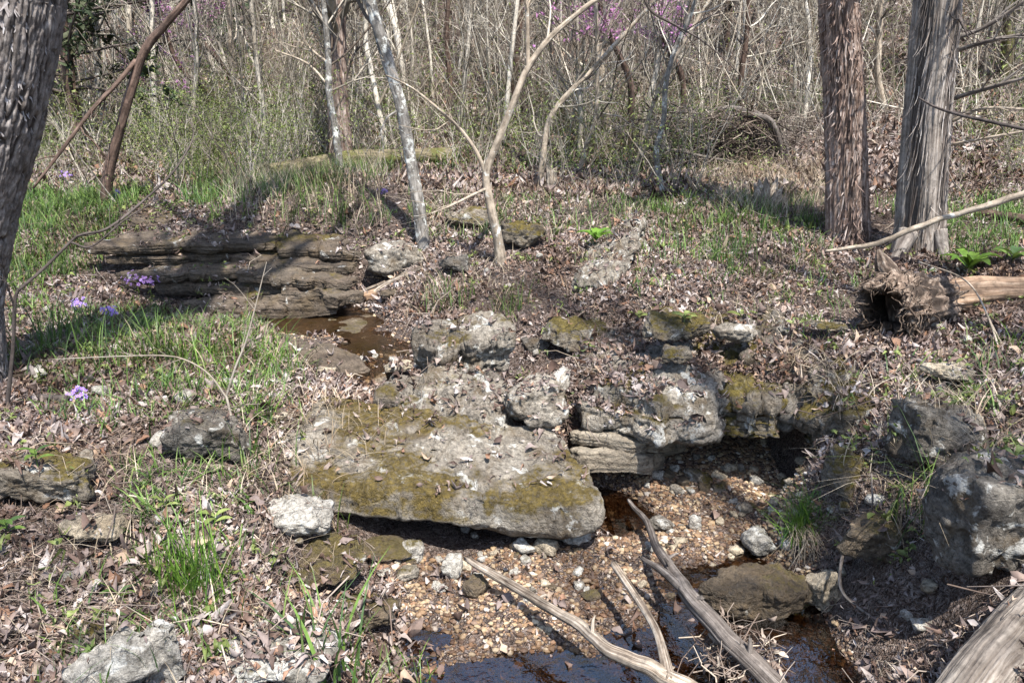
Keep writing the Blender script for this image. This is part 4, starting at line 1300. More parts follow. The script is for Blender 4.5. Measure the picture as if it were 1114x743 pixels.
def strips(root, P, R, n, mat, seed, L=(.05, .16), wd=.008, lo=0.0, hi=1.0, pk=.07, tl=.006):
    """Loose bark strips peeling off a trunk."""
    rng = np.random.default_rng(seed)
    b = MB()
    K = 5
    i = rng.uniform(lo, hi, n) * (len(P) - 1)
    j = i.astype(int)
    th = rng.uniform(0, 2 * PI, n)
    ln = rng.uniform(*L, n)
    out = np.stack([np.cos(th), np.sin(th), np.zeros(n)], -1)
    sd_ = np.stack([-np.sin(th), np.cos(th), np.zeros(n)], -1)
    t = np.linspace(0, 1, K)
    peel = rng.uniform(0.0, pk, n)
    peel = peel * (1 + 60 * (rng.uniform(size=n) < .12) * pk)
    c = P[j][:, None] + out[:, None] * ((R[j] * 1.0 + .004)[:, None] + peel[:, None] * (t[None] - .3) ** 2)[..., None] + np.array([0, 0, -1.0]) * ((t[None] - .5) * ln[:, None])[..., None] + sd_[:, None] * (rng.normal(0, tl, (n, 1)) * (t[None] - .5))[..., None]
    wv = (wd * rng.uniform(.4, 1.3, n))[:, None] * (1 - .8 * t[None] ** 2)
    V = np.stack([c - sd_[:, None] * wv[..., None] * .5, c + sd_[:, None] * wv[..., None] * .5], 2)
    f = grid_faces(K, 2)
    Q = (f[None] + (np.arange(n) * K * 2)[:, None, None]).reshape(-1, 4)
    tc = np.stack([V[..., 0], V[..., 1], V[..., 2]], -1).reshape(-1, 3)
    b.add(V, Q, tc=tc, bark=np.full(len(tc), .3))
    return b.build('peeling_bark', M[mat], root)


# thick ridged oak at the left edge
Y0 = 2.95
oak = tree('oak_tree', None, [WY(-48, 492, Y0), WY(-50, 440, Y0), WY(-55, 330, Y0), WY(-40, 220, Y0), WY(-18, 120, Y0), WY(2, 0, Y0), WY(15, -150, Y0)], [.235, .192, .168, .172, .182, .185, .17], 'oak',
           'thick oak with deeply ridged grey brown bark at the left edge', S=300, n=520, disp=d_oak, crown=(14, (1.2, 2.8), 90, (.5, 1.4), 200, (.2, .7)), tmin=.86, top=4.5, seed=1)
b = MB()
for a0, a1, r in [((-20, 480), (30, 505), .05), ((-60, 490), (-40, 540), .06)]:
    p0, p1 = WY(*a0, Y0 - .1), G(*a1)
    limb(b, [p0, (p0 + p1) / 2 + np.array([0, -.05, 0.03]), p1 - np.array([0, 0, .03])], [r, r * .8, r * .4], 24, 40, d_fib, 3)
b.build('root_flare', M['oak'], oak)
po = [WY(a_, b_, Y0) for a_, b_ in [(-48, 492), (-50, 440), (-55, 330), (-40, 220), (-18, 120), (2, 0), (15, -150)]]


def trunk_line(root, pts, radii, n=40):
    P = smooth_path(np.array(pts), n)
    return P, np.interp(np.linspace(0, 1, n), np.linspace(0, 1, len(radii)), radii)


P, R = trunk_line(oak, po, [.235, .192, .168, .172, .182, .185, .17])
strips(oak, P, R, 6000, 'oakplate', 14, (.012, .075), .013, pk=.004, tl=.02)
# brown cedar
yc = G(922, 268)[1] + .12
pc = [WY(924, 272, yc), WY(922, 240, yc), WY(920, 150, yc + .02), WY(916, 60, yc + .02), WY(912, -20, yc), WY(908, -140, yc)]
rc = [.138, .122, .114, .110, .104, .095]
ced = tree('cedar_tree', None, pc, rc, 'cedar', 'red brown cedar trunk with shredding bark, left of the grey one', S=140, n=300, disp=d_cedar, crown=(16, (.8, 1.9), 90, (.4, 1.0), 160, (.2, .5)), tmin=.62, top=4.0, seed=2)
P, R = trunk_line(ced, pc, rc)
strips(ced, P, R, 2600, 'cedarflake', 4, (.02, .10), .010)
# grey fluted cedar
yg = G(1000, 280)[1] + .16
pg = [WY(998, 282, yg), WY(1001, 245, yg), WY(1007, 150, yg), WY(1014, 70, yg), WY(1022, -20, yg), WY(1032, -140, yg)]
rc = [.155, .124, .116, .113, .110, .105]
def br(*pts):
    return [WY(a, b_, c) for a, b_, c in pts]
gced = tree('cedar_tree', None, pg, rc, 'greycedar', 'silvery grey fluted cedar trunk with bare dead side branches', S=180, n=320, disp=d_flute, crown=(14, (.8, 1.9), 80, (.4, 1.0), 160, (.2, .5)), tmin=.66, top=4.0, seed=5,
            extra=[('branch', br((1040, 42, yg), (1075, 28, yg - .1), (1120, -2, yg - .2)), [.014, .011, .008], 'greycedar'),
                   ('branch', br((1038, 56, yg), (1080, 44, yg - .2), (1125, 36, yg - .3)), [.013, .011, .008], 'greycedar'),
                   ('branch', br((1035, 108, yg), (1075, 96, yg - .2), (1125, 82, yg - .35)), [.014, .012, .009], 'greycedar'),
                   ('branch', br((1036, 132, yg), (1070, 118, yg - .1), (1125, 120, yg - .2)), [.010, .008, .006], 'palebark'),
                   ('branch', br((1034, 158, yg), (1075, 150, yg - .2), (1120, 142, yg - .3)), [.010, .008, .006], 'palebark'),
                   ('branch', br((1038, 5, yg), (1046, 25, yg - .1), (1054, 42, yg - .2)), [.010, .008, .003], 'darktwig'),
                   ('branch', br((1000, 107, yg - .12), (1016, 116, yg - .28), (1040, 124, yg - .45), (1075, 132, yg - .6), (1125, 143, yg - .75)), [.004, .006, .008, .009, .010], 'darktwig')])
P, R = trunk_line(gced, pg, rc)
strips(gced, P, R, 900, 'greyflake', 6, (.04, .26), .006)
b = MB()
for a0, a1, r in [((985, 275), (966, 290), .035), ((1016, 275), (1034, 284), .035)]:
    p0, p1 = WY(*a0, yg - .1), G(*a1)
    limb(b, [p0 + np.array([0, 0, .12]), (p0 + p1) / 2 + np.array([0, 0, .02]), p1 - np.array([0, 0, .05])], [r * 1.4, r, r * .5], 20, 30, d_fib, 3)
b.build('root_flare', M['greycedar'], gced)

# lichened trunk
yl = G(460, 266)[1]
tree('lichened_tree', None, br((462, 268, yl), (455, 222, yl), (446, 170, yl), (436, 115, yl), (420, 60, yl), (403, 2, yl), (385, -60, yl)), [.046, .041, .039, .037, .036, .033, .03], 'lichen',
     'leaning slender trunk mottled with white lichen above the ledges', S=40, n=160, tmin=.55, top=3.2, seed=7, crown=(9, (.6, 1.4), 50, (.3, .8), 90, (.15, .4)),
     extra=[('branch', br((433, 120, yl), (420, 130, yl - .1), (412, 150, yl - .2)), [.008, .006, .003], 'lichen')])
# pale forked tree
yf = G(546, 288)[1]
tree('forked_tree', None, br((547, 290, yf), (542, 262, yf), (534, 225, yf), (529, 190, yf), (540, 158, yf), (556, 118, yf), (574, 75, yf), (600, 40, yf), (640, 6, yf), (680, -20, yf)),
     [.040, .031, .027, .025, .022, .020, .018, .016, .014, .012], 'palebark', 'pale forked tree with a long arching stem beside the bank', S=28, n=140, disp=d_soft, top=1.6, seed=8, tmin=.6, crown=(8, (.4, 1.0), 40, (.2, .6), 80, (.1, .3)), cmat='twig',
     extra=[('fork', br((529, 192, yf), (518, 165, yf), (500, 140, yf), (476, 118, yf - .1), (448, 96, yf - .1), (420, 82, yf - .2)), [.014, .012, .010, .008, .006, .003], 'palebark'),
            ('stem', br((574, 78, yf), (574, 40, yf), (573, 0, yf), (570, -60, yf)), [.013, .013, .012, .011], 'palebark'),
            ('branch', br((530, 205, yf), (515, 212, yf - .1), (488, 225, yf - .3), (470, 232, yf - .4)), [.010, .008, .006, .003], 'palebark')])
# leaning brown trunk
yb = G(114, 225)[1]
tree('leaning_tree', None, br((112, 226, yb), (118, 190, yb), (128, 150, yb), (142, 100, yb), (158, 55, yb), (182, 25, yb), (208, -6, yb), (240, -60, yb)), [.043, .037, .033, .031, .028, .024, .02, .017], 'brownbark',
     'reddish brown leaning tree trunk near the left grass', S=24, n=120, top=1.6, seed=9, tmin=.7, crown=(8, (.5, 1.1), 40, (.3, .7), 80, (.1, .4)),
     extra=[('branch', br((148, 66, yb), (128, 90, yb - .1), (100, 120, yb - .2), (70, 160, yb - .3), (36, 205, yb - .4)), [.016, .015, .014, .012, .008], 'brownbark')])
# far shaggy cedar
ys = 7.6
tree('cedar_tree', None, [np.array([*WY(372, 170, ys)[:2], Hz(*WY(372, 170, ys)[:2]) - .02])] + br((369, 120, ys), (366, 60, ys), (365, 0, ys), (364, -60, ys)), [.11, .095, .09, .086, .08], 'cedar', 'reddish shaggy cedar behind the mossy fallen log', S=50, n=140, disp=d_cedar,
     top=3.5, seed=10, tmin=.35, crown=(22, (.6, 1.6), 90, (.3, .8), 160, (.15, .4)), extra=[('branch', br((372, 100, ys), (385, 60, ys), (400, 45, ys)), [.012, .01, .004], 'darktwig')])
# thin pale tree in front of it
yt = 7.0
tree('slender_tree', None, [np.array([*WY(372, 200, yt)[:2], Hz(*WY(372, 200, yt)[:2])])] + br((366, 150, yt), (358, 100, yt), (357, 60, yt), (352, 0, yt)), [.034, .03, .028, .024, .02], 'lichen', 'thin whitish tree just before the shaggy cedar', S=16, n=60,
     top=1.5, seed=11, extra=[('branch', br((358, 70, yt), (335, 50, yt), (318, 20, yt)), [.012, .01, .004], 'palebark'), ('branch', br((358, 95, yt), (335, 70, yt), (300, 55, yt)), [.012, .01, .004], 'palebark')])
for i, (pts, r0, mt, lb) in enumerate([
    ([(722, 232, 6.2), (718, 195, 6.2), (714, 165, 6.2), (722, 130, 6.2), (724, 95, 6.2), (734, 55, 6.2), (750, 20, 6.2), (765, -30, 6.2)], .028, 'lichen', 'twisted grey tree at the left of the brush pile'),
    ([(586, 222, 6.6), (590, 180, 6.6), (598, 130, 6.6), (625, 95, 6.6), (650, 70, 6.6)], .034, 'palebark', 'small pale tree with an elbow bend behind the forked tree'),
    ([(628, 205, 7.0), (636, 165, 7.0), (648, 125, 7.0), (650, 60, 7.0), (648, -20, 7.0)], .026, 'palebark', 'thin pale sapling with a kinked lower stem'),
    ([(664, 190, 8.5), (660, 130, 8.5), (652, 60, 8.5), (650, -20, 8.5)], .07, 'palebark', 'straight tan trunk behind the thin kinked sapling'),
    ([(1094, 100, 9.5), (1097, 50, 9.5), (1099, -20, 9.5)], .10, 'mossbark', 'moss yellowed trunk at the right edge behind the grey cedar'),
    ([(882, 95, 11.0), (882, 40, 11), (884, -20, 11)], .09, 'mossbark', 'mossy trunk peeping out left of the brown cedar'),
    ([(688, 205, 6.8), (700, 150, 6.8), (720, 90, 6.8), (760, 20, 6.8), (790, -30, 6.8)], .024, 'palebark', 'slanting thin pale tree left of the brush pile'),
    ([(118, 150, 9.0), (108, 90, 9.0), (104, 30, 9.0), (100, -30, 9.0)], .055, 'lichen', 'whitish trunk behind the leaning brown tree'),
    ([(142, 130, 10.0), (140, 60, 10.0), (144, 0, 10.0), (146, -30, 10.0)], .05, 'lichen', 'second whitish trunk behind the leaning brown tree, farther back'),
    ([(808, 130, 8.6), (806, 90, 8.6), (812, 40, 8.6), (816, -30, 8.6)], .04, 'brownbark', 'dark upright trunk behind the brush pile'),
    ([(560, 150, 9.5), (560, 90, 9.5), (566, 20, 9.5), (570, -30, 9.5)], .05, 'brownbark', 'dark trunk far behind the forked tree'),
    ([(262, 150, 9.0), (254, 90, 9.0), (250, 20, 9.0), (248, -30, 9.0)], .045, 'palebark', 'light straight trunk in the green left thicket'),
    ([(484, 160, 8.8), (490, 100, 8.8), (486, 40, 8.8), (490, -30, 8.8)], .04, 'brownbark', 'dark slender trunk right of the lichened tree'),
    ([(960, 160, 9.0), (955, 80, 9.0), (958, 0, 9.0), (955, -40, 9.0)], .05, 'palebark', 'light trunk seen between the two big cedars'),
]):
    pp = br(*pts)
    pp[0][2] = Hz(pp[0][0], pp[0][1])
    k = len(pp)
    tree('bare_tree', None, pp, list(np.linspace(r0 * .85, r0 * .5, k)), mt, lb, S=14, n=70, top=2.2, seed=20 + i, tmin=.25, crown=(12, (.4, 1.2), 60, (.2, .7), 110, (.1, .35)), cmat='twig' if i % 2 else 'twig2')

for q, (tx, ty, lb) in enumerate([(-.4, -1.7, 'unseen bare tree behind the camera, added to dapple the left bank with shade'), (2.7, -.7, 'unseen bare tree right of and behind the camera, added to shade the right bank')]):  # unseen trees behind the camera, added to throw dappled shade on both banks
    pb = np.array([tx, ty, 0.0]); pb[2] = Hz(pb[0], pb[1])
    tree('bare_tree', None, [pb, pb + np.array([.05, .05, 2.0]), pb + np.array([-.1, .1, 4.5])], [.10, .085, .07], 'brownbark', lb, S=30, n=90, top=5.0, seed=62 + q, tmin=.42,
         crown=(24, (1.0, 2.2), 160, (.4, 1.2), 420, (.2, .6)))
pb = np.array([3.5, .35, 0.0]); pb[2] = Hz(pb[0], pb[1])  # tree added out of view so its branches shade the lower right
tree('bare_tree', None, [pb, pb + np.array([.02, .03, 1.5]), pb + np.array([-.05, .05, 3.2])], [.10, .09, .075], 'brownbark', 'unseen bare tree out of view on the right, added to dapple the right bank with shade', S=30, n=90, top=5.0, seed=60, tmin=.3,
     crown=(20, (1.0, 2.4), 110, (.4, 1.2), 200, (.2, .6)))

# ------------------------------------------------------------------ thicket: bare saplings and shrubs, copied
def sapling_mesh(seed, hgt, r0, nst, n1, n2, n3, mat, splay):
    rng = np.random.default_rng(seed)
    b = MB()
    K = 9
    P = np.zeros((nst, K, 3)); d = nrm(np.column_stack([rng.normal(0, splay, (nst, 2)), np.ones(nst)]))
    P[:, 0] = np.column_stack([rng.normal(0, .03 * nst, (nst, 2)), np.full(nst, -.1)])
    L = hgt * rng.uniform(.6, 1.05, nst)
    for k in range(1, K):
        d = nrm(d + rng.normal(0, .09, (nst, 3)) + np.array([0, 0, .10]))
        P[:, k] = P[:, k - 1] + d * (L / (K - 1))[:, None]
    R = r0 * rng.uniform(.6, 1.0, nst)[:, None] * np.linspace(1, .3, K)[None]
    tubes(b, P, R, 6)
    A, RA = grow(rng, P, R, n1, (hgt * .10, hgt * .30), (.3, .85), 6, .5, .12, .14, .12, 1, .0028)
    tubes(b, A, RA, 4)
    B, RB = grow(rng, A, RA, n2, (hgt * .05, hgt * .18), (.4, 1.1), 5, .55, .03, .24, .15, 1, .0022)
    tubes(b, B, RB, 3)
    if n3:
        C_, RC = grow(rng, B, RB, n3, (hgt * .03, hgt * .09), (.4, 1.1), 4, .6, .02, .24, .2, 1, .0018)
        tubes(b, C_, RC, 3)
    me = b.mesh('sapling'); me.materials.append(M[mat])
    return me


SAP = [sapling_mesh(400 + i, 4.6, [.026, .038, .022, .032][i % 4], [1, 1, 2, 1][i % 4], 24, 95, 330, 'twig' if i % 2 else 'twig2', .06) for i in range(8)]
SHR = [sapling_mesh(450 + i, 1.9, .009, 7, 50, 130, 160, 'twig' if i % 2 else 'twig2', .42) for i in range(6)]
rg = np.random.default_rng(55)
cnt = 0
for meshes, num, y0, y1, nm, lb, cat, gp, pw in [
    (SAP, 190, 7.9, 24, 'sapling', 'bare thin sapling among many in the grey thicket behind the creek', 'sapling', 'bare saplings in the thicket', 1.2),
    (SHR, 85, 8.0, 20, 'bare_shrub', 'leafless twiggy shrub in the undergrowth behind the creek', 'shrub', 'leafless shrubs in the thicket', 1.2)]:
    for i in range(num):
        y = y0 + (y1 - y0) * rg.uniform() ** pw
        x = rg.uniform(-1, 1) * (.70 * y + .6)
        o = bpy.data.objects.new(nm, meshes[rg.integers(len(meshes))])
        COL.objects.link(o)
        s = rg.uniform(.75, 1.35)
        o.location = (x, y, float(Hz(x, y)) - .02)
        o.rotation_euler = (rg.normal(0, .06), rg.normal(0, .06), rg.uniform(0, 6.28))
        o.scale = (s, s, s * rg.uniform(.85, 1.15))
        tag(o, lb, cat, gp)

# far wood on the hillside (stuff) and brushwood on the ground
fw = MB()
n = 420
y = rg.uniform(14, 36, n); x = rg.uniform(-1, 1, n) * (.72 * y + 1)
K = 7
P = np.zeros((n, K, 3)); P[:, 0] = np.column_stack([x, y, Hz(x, y) - .1])
d = nrm(np.column_stack([rg.normal(0, .1, (n, 2)), np.ones(n)]))
L = rg.uniform(5, 9, n)
for k in range(1, K):
    d = nrm(d + rg.normal(0, .05, (n, 3)))
    P[:, k] = P[:, k - 1] + d * (L / (K - 1))[:, None]
R = np.exp(rg.normal(math.log(.045), .5, n))[:, None] * np.linspace(1, .4, K)[None]
tubes(fw, P, R, 6)
A, RA = grow(rg, P, R, 8000, (.6, 2.2), (.4, 1.2), 5, .4, .04, .18, .03, 1, .006)
tubes(fw, A, RA, 3)
B, RB = grow(rg, A, RA, 26000, (.3, 1.0), (.4, 1.2), 4, .5, .02, .22, .1, 1, .005)
tubes(fw, B, RB, 3)
tag(fw.build('far_wood', M['twig']), 'dense bare wood filling the hillside behind the thicket', kind='stuff')
ub = MB()
n = 5200
y = 7.7 + 12 * rg.uniform(0, 1, n) ** 1.5; x = rg.uniform(-1, 1, n) * (.70 * y + .6)
K = 5
P = np.zeros((n, K, 3)); P[:, 0] = np.column_stack([x, y, Hz(x, y)])
d = nrm(np.column_stack([rg.normal(0, .5, (n, 2)), rg.uniform(.3, 1.4, n)]))
L = np.exp(rg.normal(math.log(.55), .5, n))
for k in range(1, K):
    d = nrm(d + rg.normal(0, .2, (n, 3)))
    P[:, k] = P[:, k - 1] + d * (L / (K - 1))[:, None]
R = np.clip(L * .005, .0018, .008)[:, None] * np.linspace(1, .4, K)[None]
tubes(ub, P, R, 3)
A, RA = grow(rg, P, R, 5500, (.12, .45), (.4, 1.2), 4, .6, .02, .25, .2, 1, .0018)
tubes(ub, A, RA, 3)
tag(ub.build('undergrowth', M['twig']), 'tangle of dead stems and briars under the saplings', kind='stuff')


# fresh green haze of opening leaves through the thicket (stuff)
n = 95000
y = 7.6 + 14 * rg.uniform(size=n) ** 1.3; x = rg.uniform(-1, 1, n) * (.70 * y + .6)
zz = Hz(x, y); hh = rg.exponential(.75, n)
k = fbm(np.column_stack([x * .5, y * .45, hh * .5]), 3) + .25 * (x < -1) * (x > -5) > .12
fo = MB()
leaves(fo, np.column_stack([x, y])[k], (zz + hh)[k], np.tile(np.array([0, -.3, 1.0]), (int(k.sum()), 1)), .026, rg, 3, .8, .01)
tag(fo.build('foliage', M['leafgreen']), 'fresh green leaves opening through the thicket', kind='stuff')


# green spring leaves low in the thicket: copied leafy bushes
def leafy_mesh(seed, w_, h_, n, size, mat):
    rng = np.random.default_rng(seed)
    b = MB()
    cl = rng.normal(0, .5, (26, 3)) * np.array([w_, w_, h_ * .55]) + np.array([0, 0, h_ * .55])
    p = cl[rng.integers(26, size=n)] + rng.normal(0, .10, (n, 3)) * w_
    p[:, 2] = np.abs(p[:, 2])
    leaves(b, p[:, :2], p[:, 2], np.tile(np.array([0, -.25, 1.0]), (n, 1)), size, rng, 3, .8, .01)
    me = b.mesh('leafy'); me.materials.append(M[mat])
    return me


LEAF = [leafy_mesh(500 + i, .75, .9, 800, .015, 'leafgreen') for i in range(4)]
STEM = [sapling_mesh(540 + i, 1.0, .006, 6, 20, 40, 0, 'twig2', .5) for i in range(4)]
spots = []
for c0, c1, c2, c3, num in [(150, 340, 120, 215, 46), (0, 110, 120, 220, 16), (560, 760, 150, 215, 18), (840, 880, 120, 170, 4), (1050, 1114, 150, 220, 6), (400, 560, 150, 200, 8)]:
    for _ in range(num):
        spots.append((rg.uniform(c0, c1), rg.uniform(c2, c3)))
proto = None
for i, (a, b_) in enumerate(spots):
    g = G(a, b_)
    if g[1] > 22: continue
    r = empty('leafy_bush', (g[0], g[1], g[2] - .03), 'low bush with fresh green spring leaves in the thicket edge', 'bush', 'green leafing bushes in the thicket')
    s = rg.uniform(.5, 1.1)
    r.rotation_euler = (0, 0, rg.uniform(0, 6.28)); r.scale = (s, s, s)
    for nm, ms in (('foliage', LEAF), ('stems', STEM)):
        o = bpy.data.objects.new(nm, ms[i % 4]); COL.objects.link(o); o.parent = r

# redbuds in blossom
def redbud(px, py, y, sx, label, seed):
    rng = np.random.default_rng(seed)
    c = WY(px, py, y)
    g = np.array([c[0] + .3, y + .3, float(Hz(c[0] + .3, y + .3))])
    root = empty('redbud_tree', g, label, 'tree')
    b = MB()
    P, R = limb(b, [g - np.array([0, 0, .1]), (g + c) / 2 + np.array([.15, 0, 0]), c, c + np.array([-.2, 0, 1.2])], [.04, .03, .02, .01], 10, 30, d_soft, seed)
    b.build('trunk', M['brownbark'], root)
    b = MB()
    A, RA = grow(rng, P[None], R[None], 22, (.4, 1.1), (.5, 1.2), 7, .5, .1, .16, .5)
    tubes(b, A, RA, 4)
    B, RB = grow(rng, A, RA, 60, (.15, .5), (.4, 1.0), 5, .5, .05, .2, .2, 1, .002)
    tubes(b, B, RB, 3); b.build('crown', M['twig2'], root)
    n = 3600
    src = np.concatenate([A.reshape(-1, 3), B.reshape(-1, 3)])
    p = src[rng.integers(len(src), size=n)] + rng.normal(0, .02, (n, 3))
    d = np.linalg.norm((p - c) * np.array([1, .5, 1]), axis=1)
    p = p[rng.uniform(size=n) < np.exp(-(d / sx) ** 2) + .12]
    b = MB()
    leaves(b, p[:, :2], p[:, 2], np.tile(np.array([0, -.4, 1.0]), (len(p), 1)), .024, rng, 3, 1.0, .01)
    b.build('blossom', M['redbud'], root)


redbud(190, 62, 8.4, .55, 'redbud with pink blossom behind the leaning brown tree', 601)
redbud(207, 22, 9.0, .5, 'redbud with pink blossom higher up at the top left', 602)
redbud(655, 12, 7.6, .32, 'redbud with pink blossom at the top behind the arching stem', 603)
redbud(715, 18, 7.9, .36, 'redbud with pink blossom at the top above the twisted grey tree', 604)

# dark evergreen sprays behind the oak
rng = np.random.default_rng(610)
for i, (px, py, y, lb) in enumerate([(70, 60, 8.0, 'young dark evergreen cedar right behind the thick oak'), (215, 60, 12.5, 'dim evergreen cedar far behind the pink blossom'), (790, 30, 12.0, 'dim evergreen cedar far above the brush pile'), (30, 110, 9.5, 'low dark evergreen cedar peeping past the oak')]):
    c = WY(px, py, y)
    g = np.array([c[0], c[1], float(Hz(c[0], c[1]))])
    root = empty('evergreen_cedar', g, lb, 'tree')
    b = MB()
    P, R = limb(b, [g - np.array([0, 0, .1]), g + np.array([.05, 0, 2.2]), g + np.array([.1, .1, 4.2])], [.06, .045, .015], 12, 30, d_soft, i)
    b.build('trunk', M['brownbark'], root)
    b = MB()
    A, RA = grow(rng, P[None], R[None], 46, (.6, 1.3), (.9, 1.5), 7, .35, -.02, .1, .12)
    tubes(b, A, RA, 4)
    B, RB = grow(rng, A, RA, 260, (.2, .5), (.4, .9), 5, .5, -.06, .15, .25, 1, .002)
    tubes(b, B, RB, 3)
    b.build('branches', M['darktwig'], root)
    b = MB()
    src = B.reshape(-1, 3)
    n = 3200
    p = src[rng.integers(len(src), size=n)] + rng.normal(0, .03, (n, 3))
    leaves(b, p[:, :2], p[:, 2], np.tile(np.array([0, -.2, 1.0]), (n, 1)), .07, rng, 3, .9, .01)
    b.build('foliage', M['needle'], root)

# ------------------------------------------------------------------ dead wood
def wood(name, pts, radii, mat, label, cat, S=28, n=90, disp=d_fib, seed=0, jag=.0, extra=None):
    pts = smooth_path(np.array([np.asarray(p, float) for p in pts]), 26)
    ln_ = np.linalg.norm(pts[-1] - pts[0])
    amp = min(.012, .02 * ln_) if radii[0] < .05 else .002
    pts = pts + amp * np.stack([fbm(np.column_stack([np.linspace(0, ln_ * 6, 26), np.full(26, seed * 3.3 + q * 9), np.zeros(26)]), 3) for q in range(3)], -1)
    root = None
    if extra:
        root = empty(name, pts[0], label, cat)
        b = MB(); Pl, Rl = limb(b, pts, radii, S, n, disp, seed, jag=jag)
        rs_ = np.random.default_rng(seed + 70)
        for q in range(6):           # snapped side twigs
            i_ = rs_.integers(int(n * .15), int(n * .95))
            dq = nrm(rs_.normal(0, 1, 3) + np.array([0, -.2, .5]))
            lq = rs_.uniform(.025, .07)
            limb(b, [Pl[i_], Pl[i_] + dq * (Rl[i_] + lq * .5), Pl[i_] + dq * (Rl[i_] + lq) + rs_.normal(0, .008, 3)], [Rl[i_] * .45, Rl[i_] * .28, Rl[i_] * .16], 10, 12, d_fib, q, jag=.008)
        b.build('stem', M[mat], root)
        for nm, pth, rr, mt in extra:
            b = MB(); limb(b, pth, rr, max(8, S // 2), n // 2, disp, seed + 4, jag=jag); b.build(nm, M[mt], root)
        return root
    b = MB(); limb(b, pts, radii, S, n, disp, seed, jag=jag)
    return tag(b.build(name, M[mat], origin=pts[0]), label, cat)


wood('driftwood_branch', [W(686, 545, .05), W(704, 573, .10), W(722, 605, .13), W(738, 632, .15), W(752, 648, .15), W(790, 692, .12), W(838, 735, .06), W(880, 775, .0)], [.007, .014, .017, .019, .026, .028, .030, .03], 'darkdrift',
     'dark grey forked branch slanting down across the creek', 'driftwood', 36, 140, seed=1, jag=.02, extra=[('fork', [W(700, 608, .17), W(722, 622, .17), W(752, 650, .15)], [.006, .012, .016], 'darkdrift')])
wood('driftwood_branch', [W(512, 614, .12), W(545, 632, .13), W(590, 655, .14), W(630, 678, .14), W(660, 705, .13), W(690, 718, .12), W(725, 735, .10), W(770, 765, .06)], [.010, .015, .017, .018, .020, .021, .025, .028], 'drift',
     'long bleached branch reaching from the gravel to the bottom edge', 'driftwood', 36, 140, seed=2, jag=.02, extra=[('fork', [W(668, 614, .17), W(686, 640, .16), W(704, 668, .15), W(716, 692, .13), W(728, 738, .10)], [.011, .012, .013, .014, .018], 'drift')])
def d_log(c, s, l, r):
    cr = np.clip(1 - np.abs(vnoise(np.stack([c * 4.2, s * 4.2, l * 1.1 + .3 * fbm(np.stack([c * 9, s * 9, l * 9], -1), 2)], -1))) / .10, 0, 1)
    return r * (.07 * fbm(np.stack([c * 1.5, s * 1.5, l * 3], -1), 3) + .03 * fbm(np.stack([c * 14, s * 14, l * 8], -1), 3) - .10 * cr)


wood('weathered_log', [W(1020, 800, .30), W(1062, 742, .37), W(1105, 692, .42), W(1160, 640, .46), W(1260, 560, .5)], [.062, .064, .066, .068, .07], 'greylog', 'weathered grey log lying at the bottom right corner', 'log', 200, 240, disp=d_log, seed=3)
# tangle caught behind the branch
b = MB()
rng = np.random.default_rng(66)
c = W(800, 715, .03)
n = 90
x = c[0] + rng.normal(0, .06, n); y = c[1] + rng.normal(0, .06, n)
d = nrm(np.column_stack([rng.normal(0, 1, (n, 2)), rng.normal(.2, .35, n)]))
L = rng.uniform(.06, .22, n)
t = np.linspace(-.5, .5, 5)
P = np.column_stack([x, y, np.full(n, .03) + rng.uniform(0, .05, n)])[:, None] + d[:, None] * (t[None] * L[:, None])[..., None] + rng.normal(0, .008, (n, 5, 3))
tubes(b, P, np.tile(np.linspace(.0022, .001, 5), (n, 1)) * rng.uniform(.4, 1.6, (n, 1)), 4)
leaves(b, np.column_stack([x, y]), np.full(n, .03), np.tile(np.array([0, 0, 1.0]), (n, 1)), .03, rng, 5, .7, .04)
tag(b.build('debris_tangle', M['litterstick'], origin=c), 'tangle of washed up twigs and leaves caught behind the dark branch', 'debris')

# hollow rotten log
def d_rot(c, s, l, r):
    return r * (.16 * fbm(np.stack([c * 1.2, s * 1.2, l * 5], -1), 3) + .16 * fbm(np.stack([c * 9, s * 9, l * 9], -1), 4) - .18 * np.clip(fbm(np.stack([c * 3, s * 3, l * 9 + 4], -1), 2), 0, 1))


gl_ = G(985, 372)
yh = gl_[1] + .12
hl = empty('hollow_log', gl_, 'rotten hollow log with a ragged broken end on the right slope', 'log')
b = MB()
ringsN, S = 46, 90
axis_ = [WY(968, 335, yh - .10), WY(985, 330, yh), WY(1010, 328, yh + .12), WY(1040, 325, yh + .25), WY(1075, 322, yh + .38)]
Pp = smooth_path(axis_, ringsN)
T_ = nrm(np.gradient(Pp, axis=0))
A_ = nrm(np.cross(T_, np.array([0, 0, 1.0]))); B_ = np.cross(A_, T_)
th = np.arange(S) * 2 * PI / S
s_ = np.concatenate([[0], np.cumsum(np.linalg.norm(np.diff(Pp, axis=0), axis=1))])
C2, S2 = np.broadcast_to(np.cos(th)[None], (ringsN, S)), np.broadcast_to(np.sin(th)[None], (ringsN, S))
ro = np.interp(s_, [0, .08, .2, .5], [.115, .15, .14, .085])[:, None] * (1 + .0 * C2) + d_rot(C2, S2, np.broadcast_to(s_[:, None], (ringsN, S)), .12)
out = Pp[:, None] + ro[..., None] * (C2[..., None] * A_[:, None] + S2[..., None] * B_[:, None] * 1.05)
jag = .13 * np.abs(fbm(np.stack([np.cos(th) * 6, np.sin(th) * 6, np.full(S, 3.3)], -1), 4)) + .06 * (np.sin(th) > .2)
fade = np.clip(1 - s_ / .25, 0, 1)
out = out + (-T_[0])[None, None] * (jag[None] * fade[:, None])[..., None]
inner = Pp[:, None] + (ro * .66)[..., None] * (C2[..., None] * A_[:, None] + S2[..., None] * B_[:, None])
inner = inner + (-T_[0])[None, None] * (jag[None] * fade[:, None])[..., None] * .6
inner = inner[::-1][-30:]
rim = np.concatenate([inner, out])
